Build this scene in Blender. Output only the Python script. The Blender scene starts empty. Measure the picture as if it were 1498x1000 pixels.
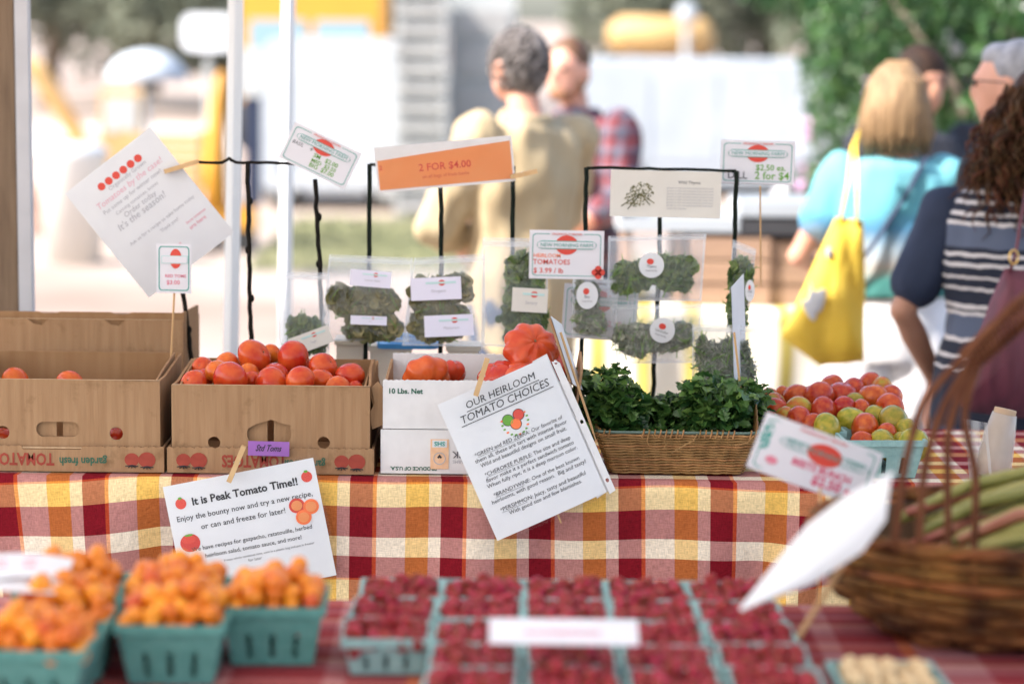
import bpy, math, random
import numpy as np
from mathutils import Vector, Matrix, noise as mnoise
R = math.radians
rnd = random.Random(7)
C = bpy.context.scene.collection
SC = bpy.context.scene

# ------------------------------------------------------------------ camera, light, exposure
CAMZ, PITCH, ROLL, LENS = 1.60, 7.6, 0.6, 85.0
cd = bpy.data.cameras.new('camera'); cam = bpy.data.objects.new('camera', cd); C.objects.link(cam)
CM = Matrix.Translation((0, 0, CAMZ)) @ Matrix.Rotation(R(90 - PITCH), 4, 'X') @ Matrix.Rotation(R(ROLL), 4, 'Z')
cam.matrix_world = CM
cd.lens = LENS; cd.sensor_width = 36; cd.clip_start = 0.05; cd.clip_end = 2000
cd.dof.use_dof = True; cd.dof.focus_distance = 4.44; cd.dof.aperture_fstop = 2.0; cd.dof.aperture_blades = 0
SC.camera = cam
SUN_DIR = Vector((-0.80, -0.34, 0.88)).normalized()          # towards the sun
w = bpy.data.worlds.new('World'); SC.world = w; w.use_nodes = True
wn = w.node_tree.nodes; wl = w.node_tree.links
sky = wn.new('ShaderNodeTexSky'); sky.sky_type = 'NISHITA'; sky.sun_disc = False
sky.sun_elevation = math.asin(SUN_DIR.z); sky.sun_rotation = math.atan2(SUN_DIR.x, SUN_DIR.y)
sky.air_density = 1.0; sky.dust_density = 2.5; sky.ozone_density = 1.0
wn['Background'].inputs[1].default_value = 0.15
wl.new(sky.outputs[0], wn['Background'].inputs[0])
sd = bpy.data.lights.new('sun', 'SUN'); sun = bpy.data.objects.new('sun', sd); C.objects.link(sun)
sd.energy = 3.5; sd.angle = R(0.6); sd.color = (1.0, 0.95, 0.88)
sun.rotation_euler = (-SUN_DIR).to_track_quat('-Z', 'Y').to_euler()
SC.view_settings.view_transform = 'Standard'; SC.view_settings.look = 'None'
SC.view_settings.exposure = 1.78; SC.view_settings.gamma = 1.0; SC.view_settings.use_curve_mapping = False
SC.render.engine = 'CYCLES'
cy = SC.cycles
cy.use_denoising = True
try: cy.denoiser = 'OPENIMAGEDENOISE'
except Exception: pass
cy.max_bounces = 10; cy.diffuse_bounces = 5; cy.transparent_max_bounces = 24; cy.sample_clamp_indirect = 6.0
cy.caustics_reflective = False; cy.caustics_refractive = False

# ------------------------------------------------------------------ pixel -> place
FPX = LENS / 36 * 1498
CR = CM.to_3x3(); CO = Vector((0, 0, CAMZ))
def ray(px, py): return CR @ Vector(((px - 749) / FPX, (500 - py) / FPX, -1.0))
def P(px, py, Y):
    d = ray(px, py); return CO + d * (Y / d.y)
def PZ(px, py, z):
    d = ray(px, py); return CO + d * ((z - CAMZ) / d.z)
def SCALE(p):                                                # pixels per metre at a place
    q = CR.transposed() @ (p - CO); return FPX / -q.z

# ------------------------------------------------------------------ mesh helpers
class MB:
    def __init__(s): s.v = []; s.f = []
    def add(s, vs, fs):
        n = len(s.v); s.v += [tuple(x) for x in vs]; s.f += [tuple(i + n for i in q) for q in fs]; return s
    def box(s, a, b):
        (x0, y0, z0), (x1, y1, z1) = a, b
        vs = [(x0,y0,z0),(x1,y0,z0),(x1,y1,z0),(x0,y1,z0),(x0,y0,z1),(x1,y0,z1),(x1,y1,z1),(x0,y1,z1)]
        return s.add(vs, [(0,3,2,1),(4,5,6,7),(0,1,5,4),(1,2,6,5),(2,3,7,6),(3,0,4,7)])
    def tube(s, pts, rad, n=8, cap=True):
        pts = [Vector(p) for p in pts]; k = len(pts)
        if not hasattr(rad, '__len__'): rad = [rad] * k
        up = None; vs = []
        for i, p in enumerate(pts):
            t = (pts[min(i+1, k-1)] - pts[max(i-1, 0)])
            if t.length < 1e-9: t = Vector((0,0,1))
            t.normalize()
            if up is None:
                up = Vector((0,0,1)) if abs(t.z) < .9 else Vector((1,0,0))
            a = t.cross(up)
            if a.length < 1e-6: a = t.cross(Vector((0.3,1,0)))
            a.normalize(); b = a.cross(t); up = b
            r = rad[i]; rx, ry = (r if hasattr(r, '__len__') else (r, r))
            for j in range(n):
                th = 2*math.pi*j/n
                vs.append(p + a*(math.cos(th)*rx) + b*(math.sin(th)*ry))
        fs = []
        for i in range(k-1):
            for j in range(n):
                fs.append((i*n+j, i*n+(j+1)%n, (i+1)*n+(j+1)%n, (i+1)*n+j))
        if cap: fs += [tuple(reversed(range(n))), tuple((k-1)*n+j for j in range(n))]
        return s.add(vs, fs)
    def rings(s, rs, n=16, cap=True):                        # rs: (centre, rx, ry) horizontal ellipses
        vs = []
        for c, rx, ry in rs:
            for j in range(n):
                th = 2*math.pi*j/n; vs.append((c[0]+math.cos(th)*rx, c[1]+math.sin(th)*ry, c[2]))
        k = len(rs); fs = []
        for i in range(k-1):
            for j in range(n): fs.append((i*n+j, i*n+(j+1)%n, (i+1)*n+(j+1)%n, (i+1)*n+j))
        if cap: fs += [tuple(reversed(range(n))), tuple((k-1)*n+j for j in range(n))]
        return s.add(vs, fs)
    def ell(s, c, r, nu=14, nv=9, M=None, fn=None):
        c = Vector(c)
        if not hasattr(r, '__len__'): r = (r, r, r)
        vs = []
        for i in range(nv+1):
            ph = math.pi*i/nv
            for j in range(nu):
                th = 2*math.pi*j/nu
                d = Vector((math.sin(ph)*math.cos(th), math.sin(ph)*math.sin(th), math.cos(ph)))
                k = fn(d, th, ph) if fn else 1.0
                q = Vector((d.x*r[0]*k, d.y*r[1]*k, d.z*r[2]*k))
                if M: q = M @ q
                vs.append(c + q)
        fs = []
        for i in range(nv):
            for j in range(nu):
                a, b2 = i*nu+j, i*nu+(j+1)%nu
                fs.append((a, a+nu, b2+nu, b2))
        return s.add(vs, fs)
    def grid(s, fn, nu, nv):
        vs = [fn(i/nu, j/nv) for j in range(nv+1) for i in range(nu+1)]
        fs = [(j*(nu+1)+i, j*(nu+1)+i+1, (j+1)*(nu+1)+i+1, (j+1)*(nu+1)+i) for j in range(nv) for i in range(nu)]
        return s.add(vs, fs)
    def mesh(s, name, mat=None, origin=(0,0,0), smooth=False):
        o = Vector(origin); me = bpy.data.meshes.new(name)
        me.from_pydata([(a[0]-o.x, a[1]-o.y, a[2]-o.z) for a in s.v], [], s.f)
        if smooth: me.polygons.foreach_set('use_smooth', [True]*len(me.polygons))
        if mat: me.materials.append(mat)
        me.update(); return me
    def build(s, name, mat, parent=None, origin=None, smooth=False):
        if origin is None: origin = parent.location if (parent is not None and parent.get('_w')) else (0,0,0)
        o = bpy.data.objects.new(name, s.mesh(name, mat, origin, smooth)); C.objects.link(o)
        if parent is not None: o.parent = parent
        else: o.location = origin
        return o
def tag(o, label=None, cat=None, group=None, kind=None):
    if label: o['label'] = label
    if cat: o['category'] = cat
    if group: o['group'] = group
    if kind: o['kind'] = kind
    return o
def thing(name, loc, label, cat, group=None, world=False):   # world=True: parts are given in world coordinates
    o = bpy.data.objects.new(name, None); C.objects.link(o); o.location = loc; o.empty_display_size = 0.02
    if world: o['_w'] = 1
    return tag(o, label, cat, group)
def link(name, me, parent=None, M=None):
    o = bpy.data.objects.new(name, me); C.objects.link(o)
    if parent is not None: o.parent = parent
    if M is not None: o.matrix_local = M
    return o
def clone(root, parent=None):
    c = root.copy(); C.objects.link(c); c.parent = parent
    for ch in list(root.children): clone(ch, c)
    return c
ORD = ['first','second','third','fourth','fifth','sixth','seventh','eighth','ninth','tenth','eleventh','twelfth','thirteenth','fourteenth','fifteenth','sixteenth','seventeenth','eighteenth','nineteenth','twentieth']
ORD += ['twenty-' + q for q in ORD[:9]] + ['thirtieth'] + ['thirty-' + q for q in ORD[:9]] + ['fortieth']

def outline_mesh(outer, holes=(), th=0.003):                 # flat panel in x,z with real holes; thickness along y, front at y=0
    cu = bpy.data.curves.new('t', 'CURVE'); cu.dimensions = '2D'; cu.fill_mode = 'BOTH'; cu.extrude = th/2
    for poly in [outer] + list(holes):
        sp = cu.splines.new('POLY'); sp.points.add(len(poly)-1); sp.use_cyclic_u = True
        for p, q in zip(sp.points, poly): p.co = (q[0], q[1], 0, 1)
    ob = bpy.data.objects.new('t', cu); C.objects.link(ob)
    dg = bpy.context.evaluated_depsgraph_get(); dg.update()
    me = bpy.data.meshes.new_from_object(ob.evaluated_get(dg))
    vs = [(v.co.x, -v.co.z + th/2, v.co.y) for v in me.vertices]; fs = [tuple(p.vertices) for p in me.polygons]
    bpy.data.objects.remove(ob); bpy.data.curves.remove(cu); bpy.data.meshes.remove(me)
    return vs, fs
def rrect(x0, z0, x1, z1, r, n=5):
    out = []
    for cx, cz, a0 in ((x1-r, z1-r, 0), (x0+r, z1-r, 90), (x0+r, z0+r, 180), (x1-r, z0+r, 270)):
        for i in range(n+1):
            a = R(a0 + 90*i/n); out.append((cx+r*math.cos(a), cz+r*math.sin(a)))
    return out
def disc(cx, cz, rx, rz=None, n=20): 
    rz = rz or rx
    return [(cx+rx*math.cos(2*math.pi*i/n), cz+rz*math.sin(2*math.pi*i/n)) for i in range(n)]
_tc = {}
def text_raw(s, bold=0.0, shear=0.0):
    k = (s, bold, shear)
    if k in _tc: return _tc[k]
    cu = bpy.data.curves.new('t', 'FONT'); cu.body = s; cu.size = 1; cu.offset = bold; cu.shear = shear; cu.resolution_u = 2
    ob = bpy.data.objects.new('t', cu); C.objects.link(ob)
    dg = bpy.context.evaluated_depsgraph_get(); dg.update()
    me = bpy.data.meshes.new_from_object(ob.evaluated_get(dg))
    vs = np.array([tuple(v.co)[:2] for v in me.vertices] or [(0,0)]); fs = [tuple(p.vertices) for p in me.polygons]
    bpy.data.objects.remove(ob); bpy.data.curves.remove(cu); bpy.data.meshes.remove(me)
    _tc[k] = (vs, fs); return _tc[k]
def put_text(mb, s, x, z, width=None, height=None, align='C', bold=0.0, shear=0.0, rot=0.0, y=-0.0008, hstretch=1.0):
    vs, fs = text_raw(s, bold, shear)
    lo, hi = vs.min(0), vs.max(0)
    k = width/max(hi[0]-lo[0], 1e-6) if width else height/0.70
    kx = k if width else k*hstretch
    kz = k if height is None else height/0.70
    wd = (hi[0]-lo[0])*kx
    ox = x - {'L':0, 'C':wd/2, 'R':wd}[align]
    c, sn = math.cos(rot), math.sin(rot)
    out = []
    for a, b in vs:
        qx, qz = ox + (a-lo[0])*kx - x, b*kz
        out.append((x + qx*c - qz*sn, y, z + qx*sn + qz*c))
    mb.add(out, fs); return wd, kz*0.7

# ------------------------------------------------------------------ materials
def new_mat(name):
    m = bpy.data.materials.new(name); m.use_nodes = True
    return m, m.node_tree.nodes, m.node_tree.links, m.node_tree.nodes['Principled BSDF']
def mat(name, col, rough=0.6, col2=None, ns=20.0, bump=0.0, bs=60.0, coat=0.0, metal=0.0, stretch=(1,1,1), island=0.0, sss=0.0, spec=0.5, trans=0.0, detail=4):
    m, n, l, b = new_mat(name)
    b.inputs['Roughness'].default_value = rough; b.inputs['Metallic'].default_value = metal
    b.inputs['Coat Weight'].default_value = coat; b.inputs['Coat Roughness'].default_value = 0.08
    b.inputs['Specular IOR Level'].default_value = spec
    if sss:
        b.inputs['Subsurface Weight'].default_value = sss; b.inputs['Subsurface Radius'].default_value = (0.012, 0.004, 0.002); b.inputs['Subsurface Scale'].default_value = 0.5
    tc = n.new('ShaderNodeTexCoord'); mp = n.new('ShaderNodeMapping'); mp.inputs['Scale'].default_value = stretch
    l.new(tc.outputs['Object'], mp.inputs['Vector'])
    c1 = (*col, 1)
    out = None
    if col2:
        nz = n.new('ShaderNodeTexNoise'); nz.inputs['Scale'].default_value = ns; nz.inputs['Detail'].default_value = detail
        l.new(mp.outputs[0], nz.inputs['Vector'])
        rp = n.new('ShaderNodeValToRGB'); rp.color_ramp.elements[0].position = 0.32; rp.color_ramp.elements[1].position = 0.68
        rp.color_ramp.elements[0].color = c1; rp.color_ramp.elements[1].color = (*col2, 1)
        l.new(nz.outputs['Fac'], rp.inputs[0]); out = rp.outputs[0]
    if island:
        g = n.new('ShaderNodeNewGeometry'); oi = n.new('ShaderNodeObjectInfo'); ad = n.new('ShaderNodeMath'); ad.operation = 'ADD'
        fr = n.new('ShaderNodeMath'); fr.operation = 'FRACT'
        l.new(g.outputs['Random Per Island'], ad.inputs[0]); l.new(oi.outputs['Random'], ad.inputs[1]); l.new(ad.outputs[0], fr.inputs[0])
        hs = n.new('ShaderNodeHueSaturation'); mr = n.new('ShaderNodeMapRange')
        mr.inputs['To Min'].default_value = 1-island; mr.inputs['To Max'].default_value = 1+island
        l.new(fr.outputs[0], mr.inputs['Value']); l.new(mr.outputs[0], hs.inputs['Value'])
        mr2 = n.new('ShaderNodeMapRange'); mr2.inputs['To Min'].default_value = 0.5+island*.05; mr2.inputs['To Max'].default_value = 0.5-island*.05
        l.new(fr.outputs[0], mr2.inputs['Value']); l.new(mr2.outputs[0], hs.inputs['Hue'])
        if out: l.new(out, hs.inputs['Color'])
        else: hs.inputs['Color'].default_value = c1
        out = hs.outputs[0]
    if out: l.new(out, b.inputs['Base Color'])
    else: b.inputs['Base Color'].default_value = c1
    if bump:
        n2 = n.new('ShaderNodeTexNoise'); n2.inputs['Scale'].default_value = bs; n2.inputs['Detail'].default_value = 3
        l.new(mp.outputs[0], n2.inputs['Vector'])
        bp = n.new('ShaderNodeBump'); bp.inputs['Strength'].default_value = bump; bp.inputs['Distance'].default_value = 0.004
        l.new(n2.outputs['Fac'], bp.inputs['Height']); l.new(bp.outputs[0], b.inputs['Normal'])
    if trans:
        tr = n.new('ShaderNodeBsdfTranslucent'); mx = n.new('ShaderNodeMixShader'); mx.inputs[0].default_value = trans
        if out: l.new(out, tr.inputs['Color'])
        else: tr.inputs['Color'].default_value = c1
        l.new(b.outputs[0], mx.inputs[1]); l.new(tr.outputs[0], mx.inputs[2]); l.new(mx.outputs[0], n['Material Output'].inputs[0])
    return m
def film_mat(name, fac=0.18, tint=(1,1,1), rough=0.18):       # clear plastic film
    m, n, l, b = new_mat(name)
    b.inputs['Base Color'].default_value = (0.85,0.87,0.88,1); b.inputs['Roughness'].default_value = rough
    t = n.new('ShaderNodeBsdfTransparent'); t.inputs[0].default_value = (*tint, 1)
    mx = n.new('ShaderNodeMixShader'); lw = n.new('ShaderNodeLayerWeight'); lw.inputs[0].default_value = 0.25
    mr = n.new('ShaderNodeMapRange'); mr.inputs['To Min'].default_value = fac; mr.inputs['To Max'].default_value = min(1, fac+0.5)
    l.new(lw.outputs['Facing'], mr.inputs[0]); l.new(mr.outputs[0], mx.inputs[0])
    tl = n.new('ShaderNodeBsdfTranslucent'); tl.inputs[0].default_value = (.93,.94,.95,1); m3 = n.new('ShaderNodeMixShader'); m3.inputs[0].default_value = .6
    l.new(b.outputs[0], m3.inputs[1]); l.new(tl.outputs[0], m3.inputs[2])
    l.new(t.outputs[0], mx.inputs[1]); l.new(m3.outputs[0], mx.inputs[2]); l.new(mx.outputs[0], n['Material Output'].inputs[0])
    nz = n.new('ShaderNodeTexNoise'); nz.inputs['Scale'].default_value = 34; nz.inputs['Distortion'].default_value = 2.0; bp = n.new('ShaderNodeBump'); bp.inputs['Strength'].default_value = .9; bp.inputs['Distance'].default_value = .010
    tc = n.new('ShaderNodeTexCoord'); l.new(tc.outputs['Object'], nz.inputs['Vector']); l.new(nz.outputs['Fac'], bp.inputs['Height']); l.new(bp.outputs[0], b.inputs['Normal'])
    return m
def plaid_mat(name, flat=False):
    m, n, l, b = new_mat(name); b.inputs['Roughness'].default_value = .9; b.inputs['Specular IOR Level'].default_value = .1
    uv = n.new('ShaderNodeUVMap'); uv.uv_map = 'UVMap'; sp = n.new('ShaderNodeSeparateXYZ'); l.new(uv.outputs[0], sp.inputs[0])
    red = (.17,.006,.013); ora = (.62,.13,.025); whi = (.73,.63,.51); gol = (.68,.36,.055); yel = (.75,.52,.18)
    def stripes(sock, per, seq):
        d = n.new('ShaderNodeMath'); d.operation = 'DIVIDE'; d.inputs[1].default_value = per; l.new(sock, d.inputs[0])
        fr = n.new('ShaderNodeMath'); fr.operation = 'FRACT'; l.new(d.outputs[0], fr.inputs[0])
        rp = n.new('ShaderNodeValToRGB'); cr = rp.color_ramp; cr.interpolation = 'CONSTANT'
        tot = sum(q[0] for q in seq); pos = 0
        for i, (wd, c) in enumerate(seq):
            e = cr.elements[0] if i == 0 else (cr.elements[1] if i == 1 else cr.elements.new(pos/tot))
            e.position = pos/tot; e.color = (*c, 1); pos += wd
        l.new(fr.outputs[0], rp.inputs[0]); return rp.outputs[0]
    a = stripes(sp.outputs['X'], .165, [(.041,red),(.007,ora),(.052,whi),(.042,gol),(.023,whi)])
    c = stripes(sp.outputs['Y'], .176, [(.041,yel),(.055,red),(.036,whi),(.040,red),(.004,ora)])
    if flat:
        rose = (.42,.19,.19); plum = (.22,.06,.08); red = (.25,.03,.035)
        a = stripes(sp.outputs['X'], .33, [(.12,red),(.03,rose),(.08,red),(.02,ora),(.08,rose)])
        c = stripes(sp.outputs['Y'], .21, [(.035,red),(.025,rose),(.008,ora),(.03,plum),(.014,rose),(.03,red),(.012,(.55,.36,.24)),(.03,rose),(.026,plum)])
    av = n.new('ShaderNodeMix'); av.data_type = 'RGBA'; av.inputs['Factor'].default_value = .5; l.new(a, av.inputs[6]); l.new(c, av.inputs[7])
    mu = n.new('ShaderNodeMix'); mu.data_type = 'RGBA'; mu.blend_type = 'MULTIPLY'; mu.inputs['Factor'].default_value = 1; l.new(a, mu.inputs[6]); l.new(c, mu.inputs[7])
    gm = n.new('ShaderNodeGamma'); gm.inputs[1].default_value = .5; l.new(mu.outputs[2], gm.inputs[0])
    m2 = n.new('ShaderNodeMix'); m2.data_type = 'RGBA'; m2.inputs['Factor'].default_value = .55; l.new(av.outputs[2], m2.inputs[6]); l.new(gm.outputs[0], m2.inputs[7])
    # thread grain
    mp = n.new('ShaderNodeMapping'); mp.inputs['Scale'].default_value = (500, 90, 1); l.new(uv.outputs[0], mp.inputs[0])
    n1 = n.new('ShaderNodeTexNoise'); n1.inputs['Scale'].default_value = 1; l.new(mp.outputs[0], n1.inputs['Vector'])
    mp2 = n.new('ShaderNodeMapping'); mp2.inputs['Scale'].default_value = (90, 500, 1); l.new(uv.outputs[0], mp2.inputs[0])
    n2 = n.new('ShaderNodeTexNoise'); n2.inputs['Scale'].default_value = 1; l.new(mp2.outputs[0], n2.inputs['Vector'])
    ad = n.new('ShaderNodeMath'); ad.operation = 'ADD'; l.new(n1.outputs['Fac'], ad.inputs[0]); l.new(n2.outputs['Fac'], ad.inputs[1])
    mr = n.new('ShaderNodeMapRange'); mr.inputs['From Min'].default_value = .6; mr.inputs['From Max'].default_value = 1.4; mr.inputs['To Min'].default_value = .72; mr.inputs['To Max'].default_value = 1.28; l.new(ad.outputs[0], mr.inputs[0])
    hs = n.new('ShaderNodeHueSaturation'); l.new(m2.outputs[2], hs.inputs['Color']); l.new(mr.outputs[0], hs.inputs['Value'])
    l.new(hs.outputs[0], b.inputs['Base Color'])
    n3 = n.new('ShaderNodeTexNoise'); n3.inputs['Scale'].default_value = 22; n3.inputs['Detail'].default_value = 5; n3.inputs['Distortion'].default_value = 1.2; l.new(uv.outputs[0], n3.inputs['Vector'])
    a2 = n.new('ShaderNodeMath'); a2.operation = 'MULTIPLY_ADD'; a2.inputs[1].default_value = .12; l.new(ad.outputs[0], a2.inputs[0]); l.new(n3.outputs['Fac'], a2.inputs[2])
    bp = n.new('ShaderNodeBump'); bp.inputs['Strength'].default_value = .45; bp.inputs['Distance'].default_value = .012; l.new(a2.outputs[0], bp.inputs['Height']); l.new(bp.outputs[0], b.inputs['Normal'])
    return m
def bands_mat(name, seq, axis='Z', noise_amt=0.0, rough=.85, scale=1.0, const=True, nscale=8):   # garment bands by height
    m, n, l, b = new_mat(name); b.inputs['Roughness'].default_value = rough
    tc = n.new('ShaderNodeTexCoord'); sp = n.new('ShaderNodeSeparateXYZ'); l.new(tc.outputs['Object'], sp.inputs[0])
    s = sp.outputs[axis]
    if noise_amt:
        nz = n.new('ShaderNodeTexNoise'); nz.inputs['Scale'].default_value = nscale; l.new(tc.outputs['Object'], nz.inputs['Vector'])
        ma = n.new('ShaderNodeMath'); ma.operation = 'MULTIPLY_ADD'; ma.inputs[1].default_value = noise_amt; l.new(nz.outputs['Fac'], ma.inputs[0]); l.new(s, ma.inputs[2]); s = ma.outputs[0]
    rp = n.new('ShaderNodeValToRGB'); cr = rp.color_ramp; cr.interpolation = 'CONSTANT' if const else 'LINEAR'
    lo, hi = seq[0][0], seq[-1][0] + 1e-3
    mr = n.new('ShaderNodeMapRange'); mr.inputs['From Min'].default_value = lo; mr.inputs['From Max'].default_value = hi; l.new(s, mr.inputs[0]); l.new(mr.outputs[0], rp.inputs[0])
    for i, (z, c) in enumerate(seq):
        p = (z-lo)/(hi-lo)
        e = cr.elements[i] if i < 2 else cr.elements.new(p)
        e.position = p; e.color = (*c, 1)
    l.new(rp.outputs[0], b.inputs['Base Color'])
    return m
def plaid_shirt_mat(name):
    m, n, l, b = new_mat(name); b.inputs['Roughness'].default_value = .9
    tc = n.new('ShaderNodeTexCoord'); outs = []
    for ax, sc in (('X', 16), ('Z', 14)):
        sp = n.new('ShaderNodeSeparateXYZ'); l.new(tc.outputs['Object'], sp.inputs[0])
        mu = n.new('ShaderNodeMath'); mu.operation = 'MULTIPLY'; mu.inputs[1].default_value = sc; l.new(sp.outputs[ax], mu.inputs[0])
        fr = n.new('ShaderNodeMath'); fr.operation = 'FRACT'; l.new(mu.outputs[0], fr.inputs[0])
        rp = n.new('ShaderNodeValToRGB'); rp.color_ramp.interpolation = 'CONSTANT'
        rp.color_ramp.elements[0].color = (.15,.025,.03,1); rp.color_ramp.elements[1].position = .45; rp.color_ramp.elements[1].color = (.035,.032,.05,1)
        e = rp.color_ramp.elements.new(.75); e.color = (.15,.14,.18,1); l.new(fr.outputs[0], rp.inputs[0]); outs.append(rp.outputs[0])
    mx = n.new('ShaderNodeMix'); mx.data_type = 'RGBA'; mx.inputs['Factor'].default_value = .5; l.new(outs[0], mx.inputs[6]); l.new(outs[1], mx.inputs[7]); l.new(mx.outputs[2], b.inputs['Base Color'])
    return m
M = {}
M['cardboard'] = mat('cardboard', (.295,.170,.090), .85, (.355,.215,.118), 9, .35, 14, stretch=(9,9,.7), spec=.2)
def scuff(m, scale, dark, amt):                              # worn, damp-stained patches with a shape of their own
    n, l = m.node_tree.nodes, m.node_tree.links; b = n['Principled BSDF']; src = b.inputs['Base Color'].links[0].from_socket
    tc = n.new('ShaderNodeTexCoord'); nz = n.new('ShaderNodeTexNoise'); nz.inputs['Scale'].default_value = scale; nz.inputs['Detail'].default_value = 7; nz.inputs['Roughness'].default_value = .65; l.new(tc.outputs['Object'], nz.inputs['Vector'])
    rp = n.new('ShaderNodeValToRGB'); rp.color_ramp.elements[0].position = .56; rp.color_ramp.elements[1].position = .72; rp.color_ramp.elements[0].color = (0,0,0,1); rp.color_ramp.elements[1].color = (amt,amt,amt,1); l.new(nz.outputs['Fac'], rp.inputs[0])
    mx = n.new('ShaderNodeMix'); mx.data_type = 'RGBA'; l.new(rp.outputs[0], mx.inputs['Factor']); l.new(src, mx.inputs[6]); mx.inputs[7].default_value = (*dark, 1); l.new(mx.outputs[2], b.inputs['Base Color'])
scuff(M['cardboard'], 16, (.15,.08,.035), .6)
M['cardboard_in'] = mat('cardboard_inside', (.265,.145,.070), .9, (.31,.178,.09), 6, .2, 14, stretch=(8,8,.6), spec=.2)
M['cardedge'] = mat('cardboard_edge', (.52,.36,.22), .9, (.42,.27,.15), 120)
M['whitecard'] = mat('white_card', (.70,.69,.70), .7, (.64,.63,.64), 30, .1, 60)
M['paper'] = mat('paper', (.76,.77,.80), .55, (.72,.73,.765), 14, .12, 9, spec=.3, trans=.12)
M['paper_warm'] = mat('warm_paper', (.74,.71,.66), .6, (.70,.67,.62), 14, .1, 9, trans=.12)
M['card'] = mat('printed_card', (.76,.75,.80), .4, (.73,.72,.775), 10, .08, 9, trans=.1)
M['paper_lav'] = mat('lavender_label', (.70,.69,.82), .5)
M['orange_paper'] = mat('orange_paper', (.88,.31,.09), .55, (.90,.40,.16), 5, trans=.35)
M['black_ink'] = mat('black_ink', (.02,.02,.025), .6)
M['grey_ink'] = mat('grey_ink', (.10,.10,.12), .6)
M['lightgrey_ink'] = mat('light_grey_ink', (.40,.40,.44), .6)
M['red_ink'] = mat('red_ink', (.55,.04,.03), .6)
M['pink_ink'] = mat('pink_ink', (.70,.22,.30), .6)
M['palepink_ink'] = mat('pale_pink_ink', (.72,.40,.48), .6)
M['magenta_ink'] = mat('magenta_ink', (.62,.05,.14), .6)
M['logo_red'] = mat('logo_red', (.62,.055,.035), .45)
M['teal_ink'] = mat('teal_ink', (.05,.32,.28), .5)
M['paleteal'] = mat('pale_teal', (.45,.66,.66), .5)
M['green_ink'] = mat('green_ink', (.12,.34,.03), .6)
M['darkgreen_ink'] = mat('dark_green_ink', (.015,.10,.06), .6)
M['boxred_ink'] = mat('box_red_ink', (.26,.035,.02), .8, (.33,.05,.03), 60)
M['orange_ink'] = mat('orange_ink', (.85,.18,.05), .6)
M['purple'] = mat('purple_tape', (.28,.10,.40), .5, (.31,.13,.44), 25)
M['pine'] = mat('pine_wood', (.50,.30,.13), .6, (.58,.38,.19), 30, .2, 60, stretch=(1,1,.15))
M['skewer'] = mat('bamboo', (.55,.33,.15), .6)
M['steel'] = mat('steel_wire', (.5,.5,.5), .35, metal=1)
M['iron'] = mat('black_iron', (.006,.009,.007), .8, (.012,.018,.013), 40, .4, 80, spec=.1)
M['twig'] = mat('dark_twig', (.008,.008,.007), .9, (.020,.016,.013), 60, .6, 90, spec=.1)
M['teal'] = mat('teal_pulp', (.085,.24,.215), .8, (.115,.29,.26), 60, .5, 160, spec=.2)
M['teal_light'] = mat('pale_teal_pulp', (.20,.34,.335), .8, (.27,.42,.41), 60, .5, 160, spec=.2)
M['wicker'] = mat('wicker', (.22,.105,.030), .6, (.38,.20,.07), 30, .3, 120, island=.18)
M['wicker_dark'] = mat('dark_wicker', (.045,.015,.005), .7, (.27,.110,.030), 17, .3, 120, island=.22, spec=.2)
M['cane'] = mat('red_brown_cane', (.085,.026,.012), .7, (.15,.055,.024), 25, spec=.15)
M['lining'] = mat('basket_lining', (.09,.045,.018), .9)
M['greenwire'] = mat('green_wire', (.10,.15,.12), .5)
M['film'] = film_mat('clear_plastic_film', .22, rough=.07)
M['film_milky'] = film_mat('milky_plastic_film', .42, rough=.3)
M['film_sleeve'] = film_mat('sheet_protector', .035, rough=.08)
M['parsley'] = mat('parsley_leaf', (.028,.082,.017), .36, (.085,.185,.042), 22, island=.75, trans=.25)  # wide tone spread per leaf paints in bright glints and deep shade
M['parsley_stem'] = mat('parsley_stem', (.14,.26,.05), .5)
M['herb_green'] = mat('bagged_green_leaf', (.075,.13,.035), .6, (.17,.235,.085), 30, island=.5, trans=.3)
M['herb_olive'] = mat('dried_olive_leaf', (.13,.130,.045), .7, (.27,.25,.12), 30, island=.5, trans=.3)
M['herb_grey'] = mat('grey_green_leaf', (.20,.22,.155), .8, (.38,.39,.31), 110, island=.35, trans=.3)
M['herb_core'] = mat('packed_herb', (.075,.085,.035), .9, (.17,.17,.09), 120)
M['rubber'] = mat('rubber_band', (.42,.20,.11), .5)
M['raspberry'] = mat('raspberry', (.22,.010,.011), .38, (.38,.032,.028), 60, island=.5, spec=.3)
M['plaid'] = plaid_mat('madras_plaid_cotton'); M['plaid_flat'] = plaid_mat('striped_red_cotton', True)
M['skin'] = mat('skin', (.56,.27,.18), .55, (.60,.31,.22), 12, sss=.1)
M['skin_dark'] = mat('tanned_skin', (.40,.19,.115), .55, (.45,.22,.14), 12, sss=.1)
M['eye'] = mat('eye', (.05,.03,.02), .2)
M['tan'] = mat('tan_cotton', (.36,.275,.16), .9, (.43,.34,.21), 5, .3, 12)
M['greyhair'] = mat('grey_hair', (.045,.037,.034), .85, (.22,.195,.185), 40, .6, 70)
M['silverhair'] = mat('silver_hair', (.20,.20,.22), .7, (.38,.38,.41), 30, .4, 60)
M['brownhair'] = mat('brown_hair', (.075,.032,.013), .6, (.14,.065,.028), 40, .6, 70, stretch=(1,1,.25))
M['darkhair'] = mat('dark_hair', (.014,.008,.006), .7, (.035,.018,.011), 40, .5, 70, stretch=(1,1,.3), spec=.15)
M['curl'] = mat('curly_brown_hair', (.028,.012,.006), .6, (.12,.054,.023), 25, island=.5, spec=.15)
M['blond'] = mat('blond_hair', (.14,.078,.033), .65, (.30,.19,.095), 9, .5, 40, stretch=(9,9,.5))
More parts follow.
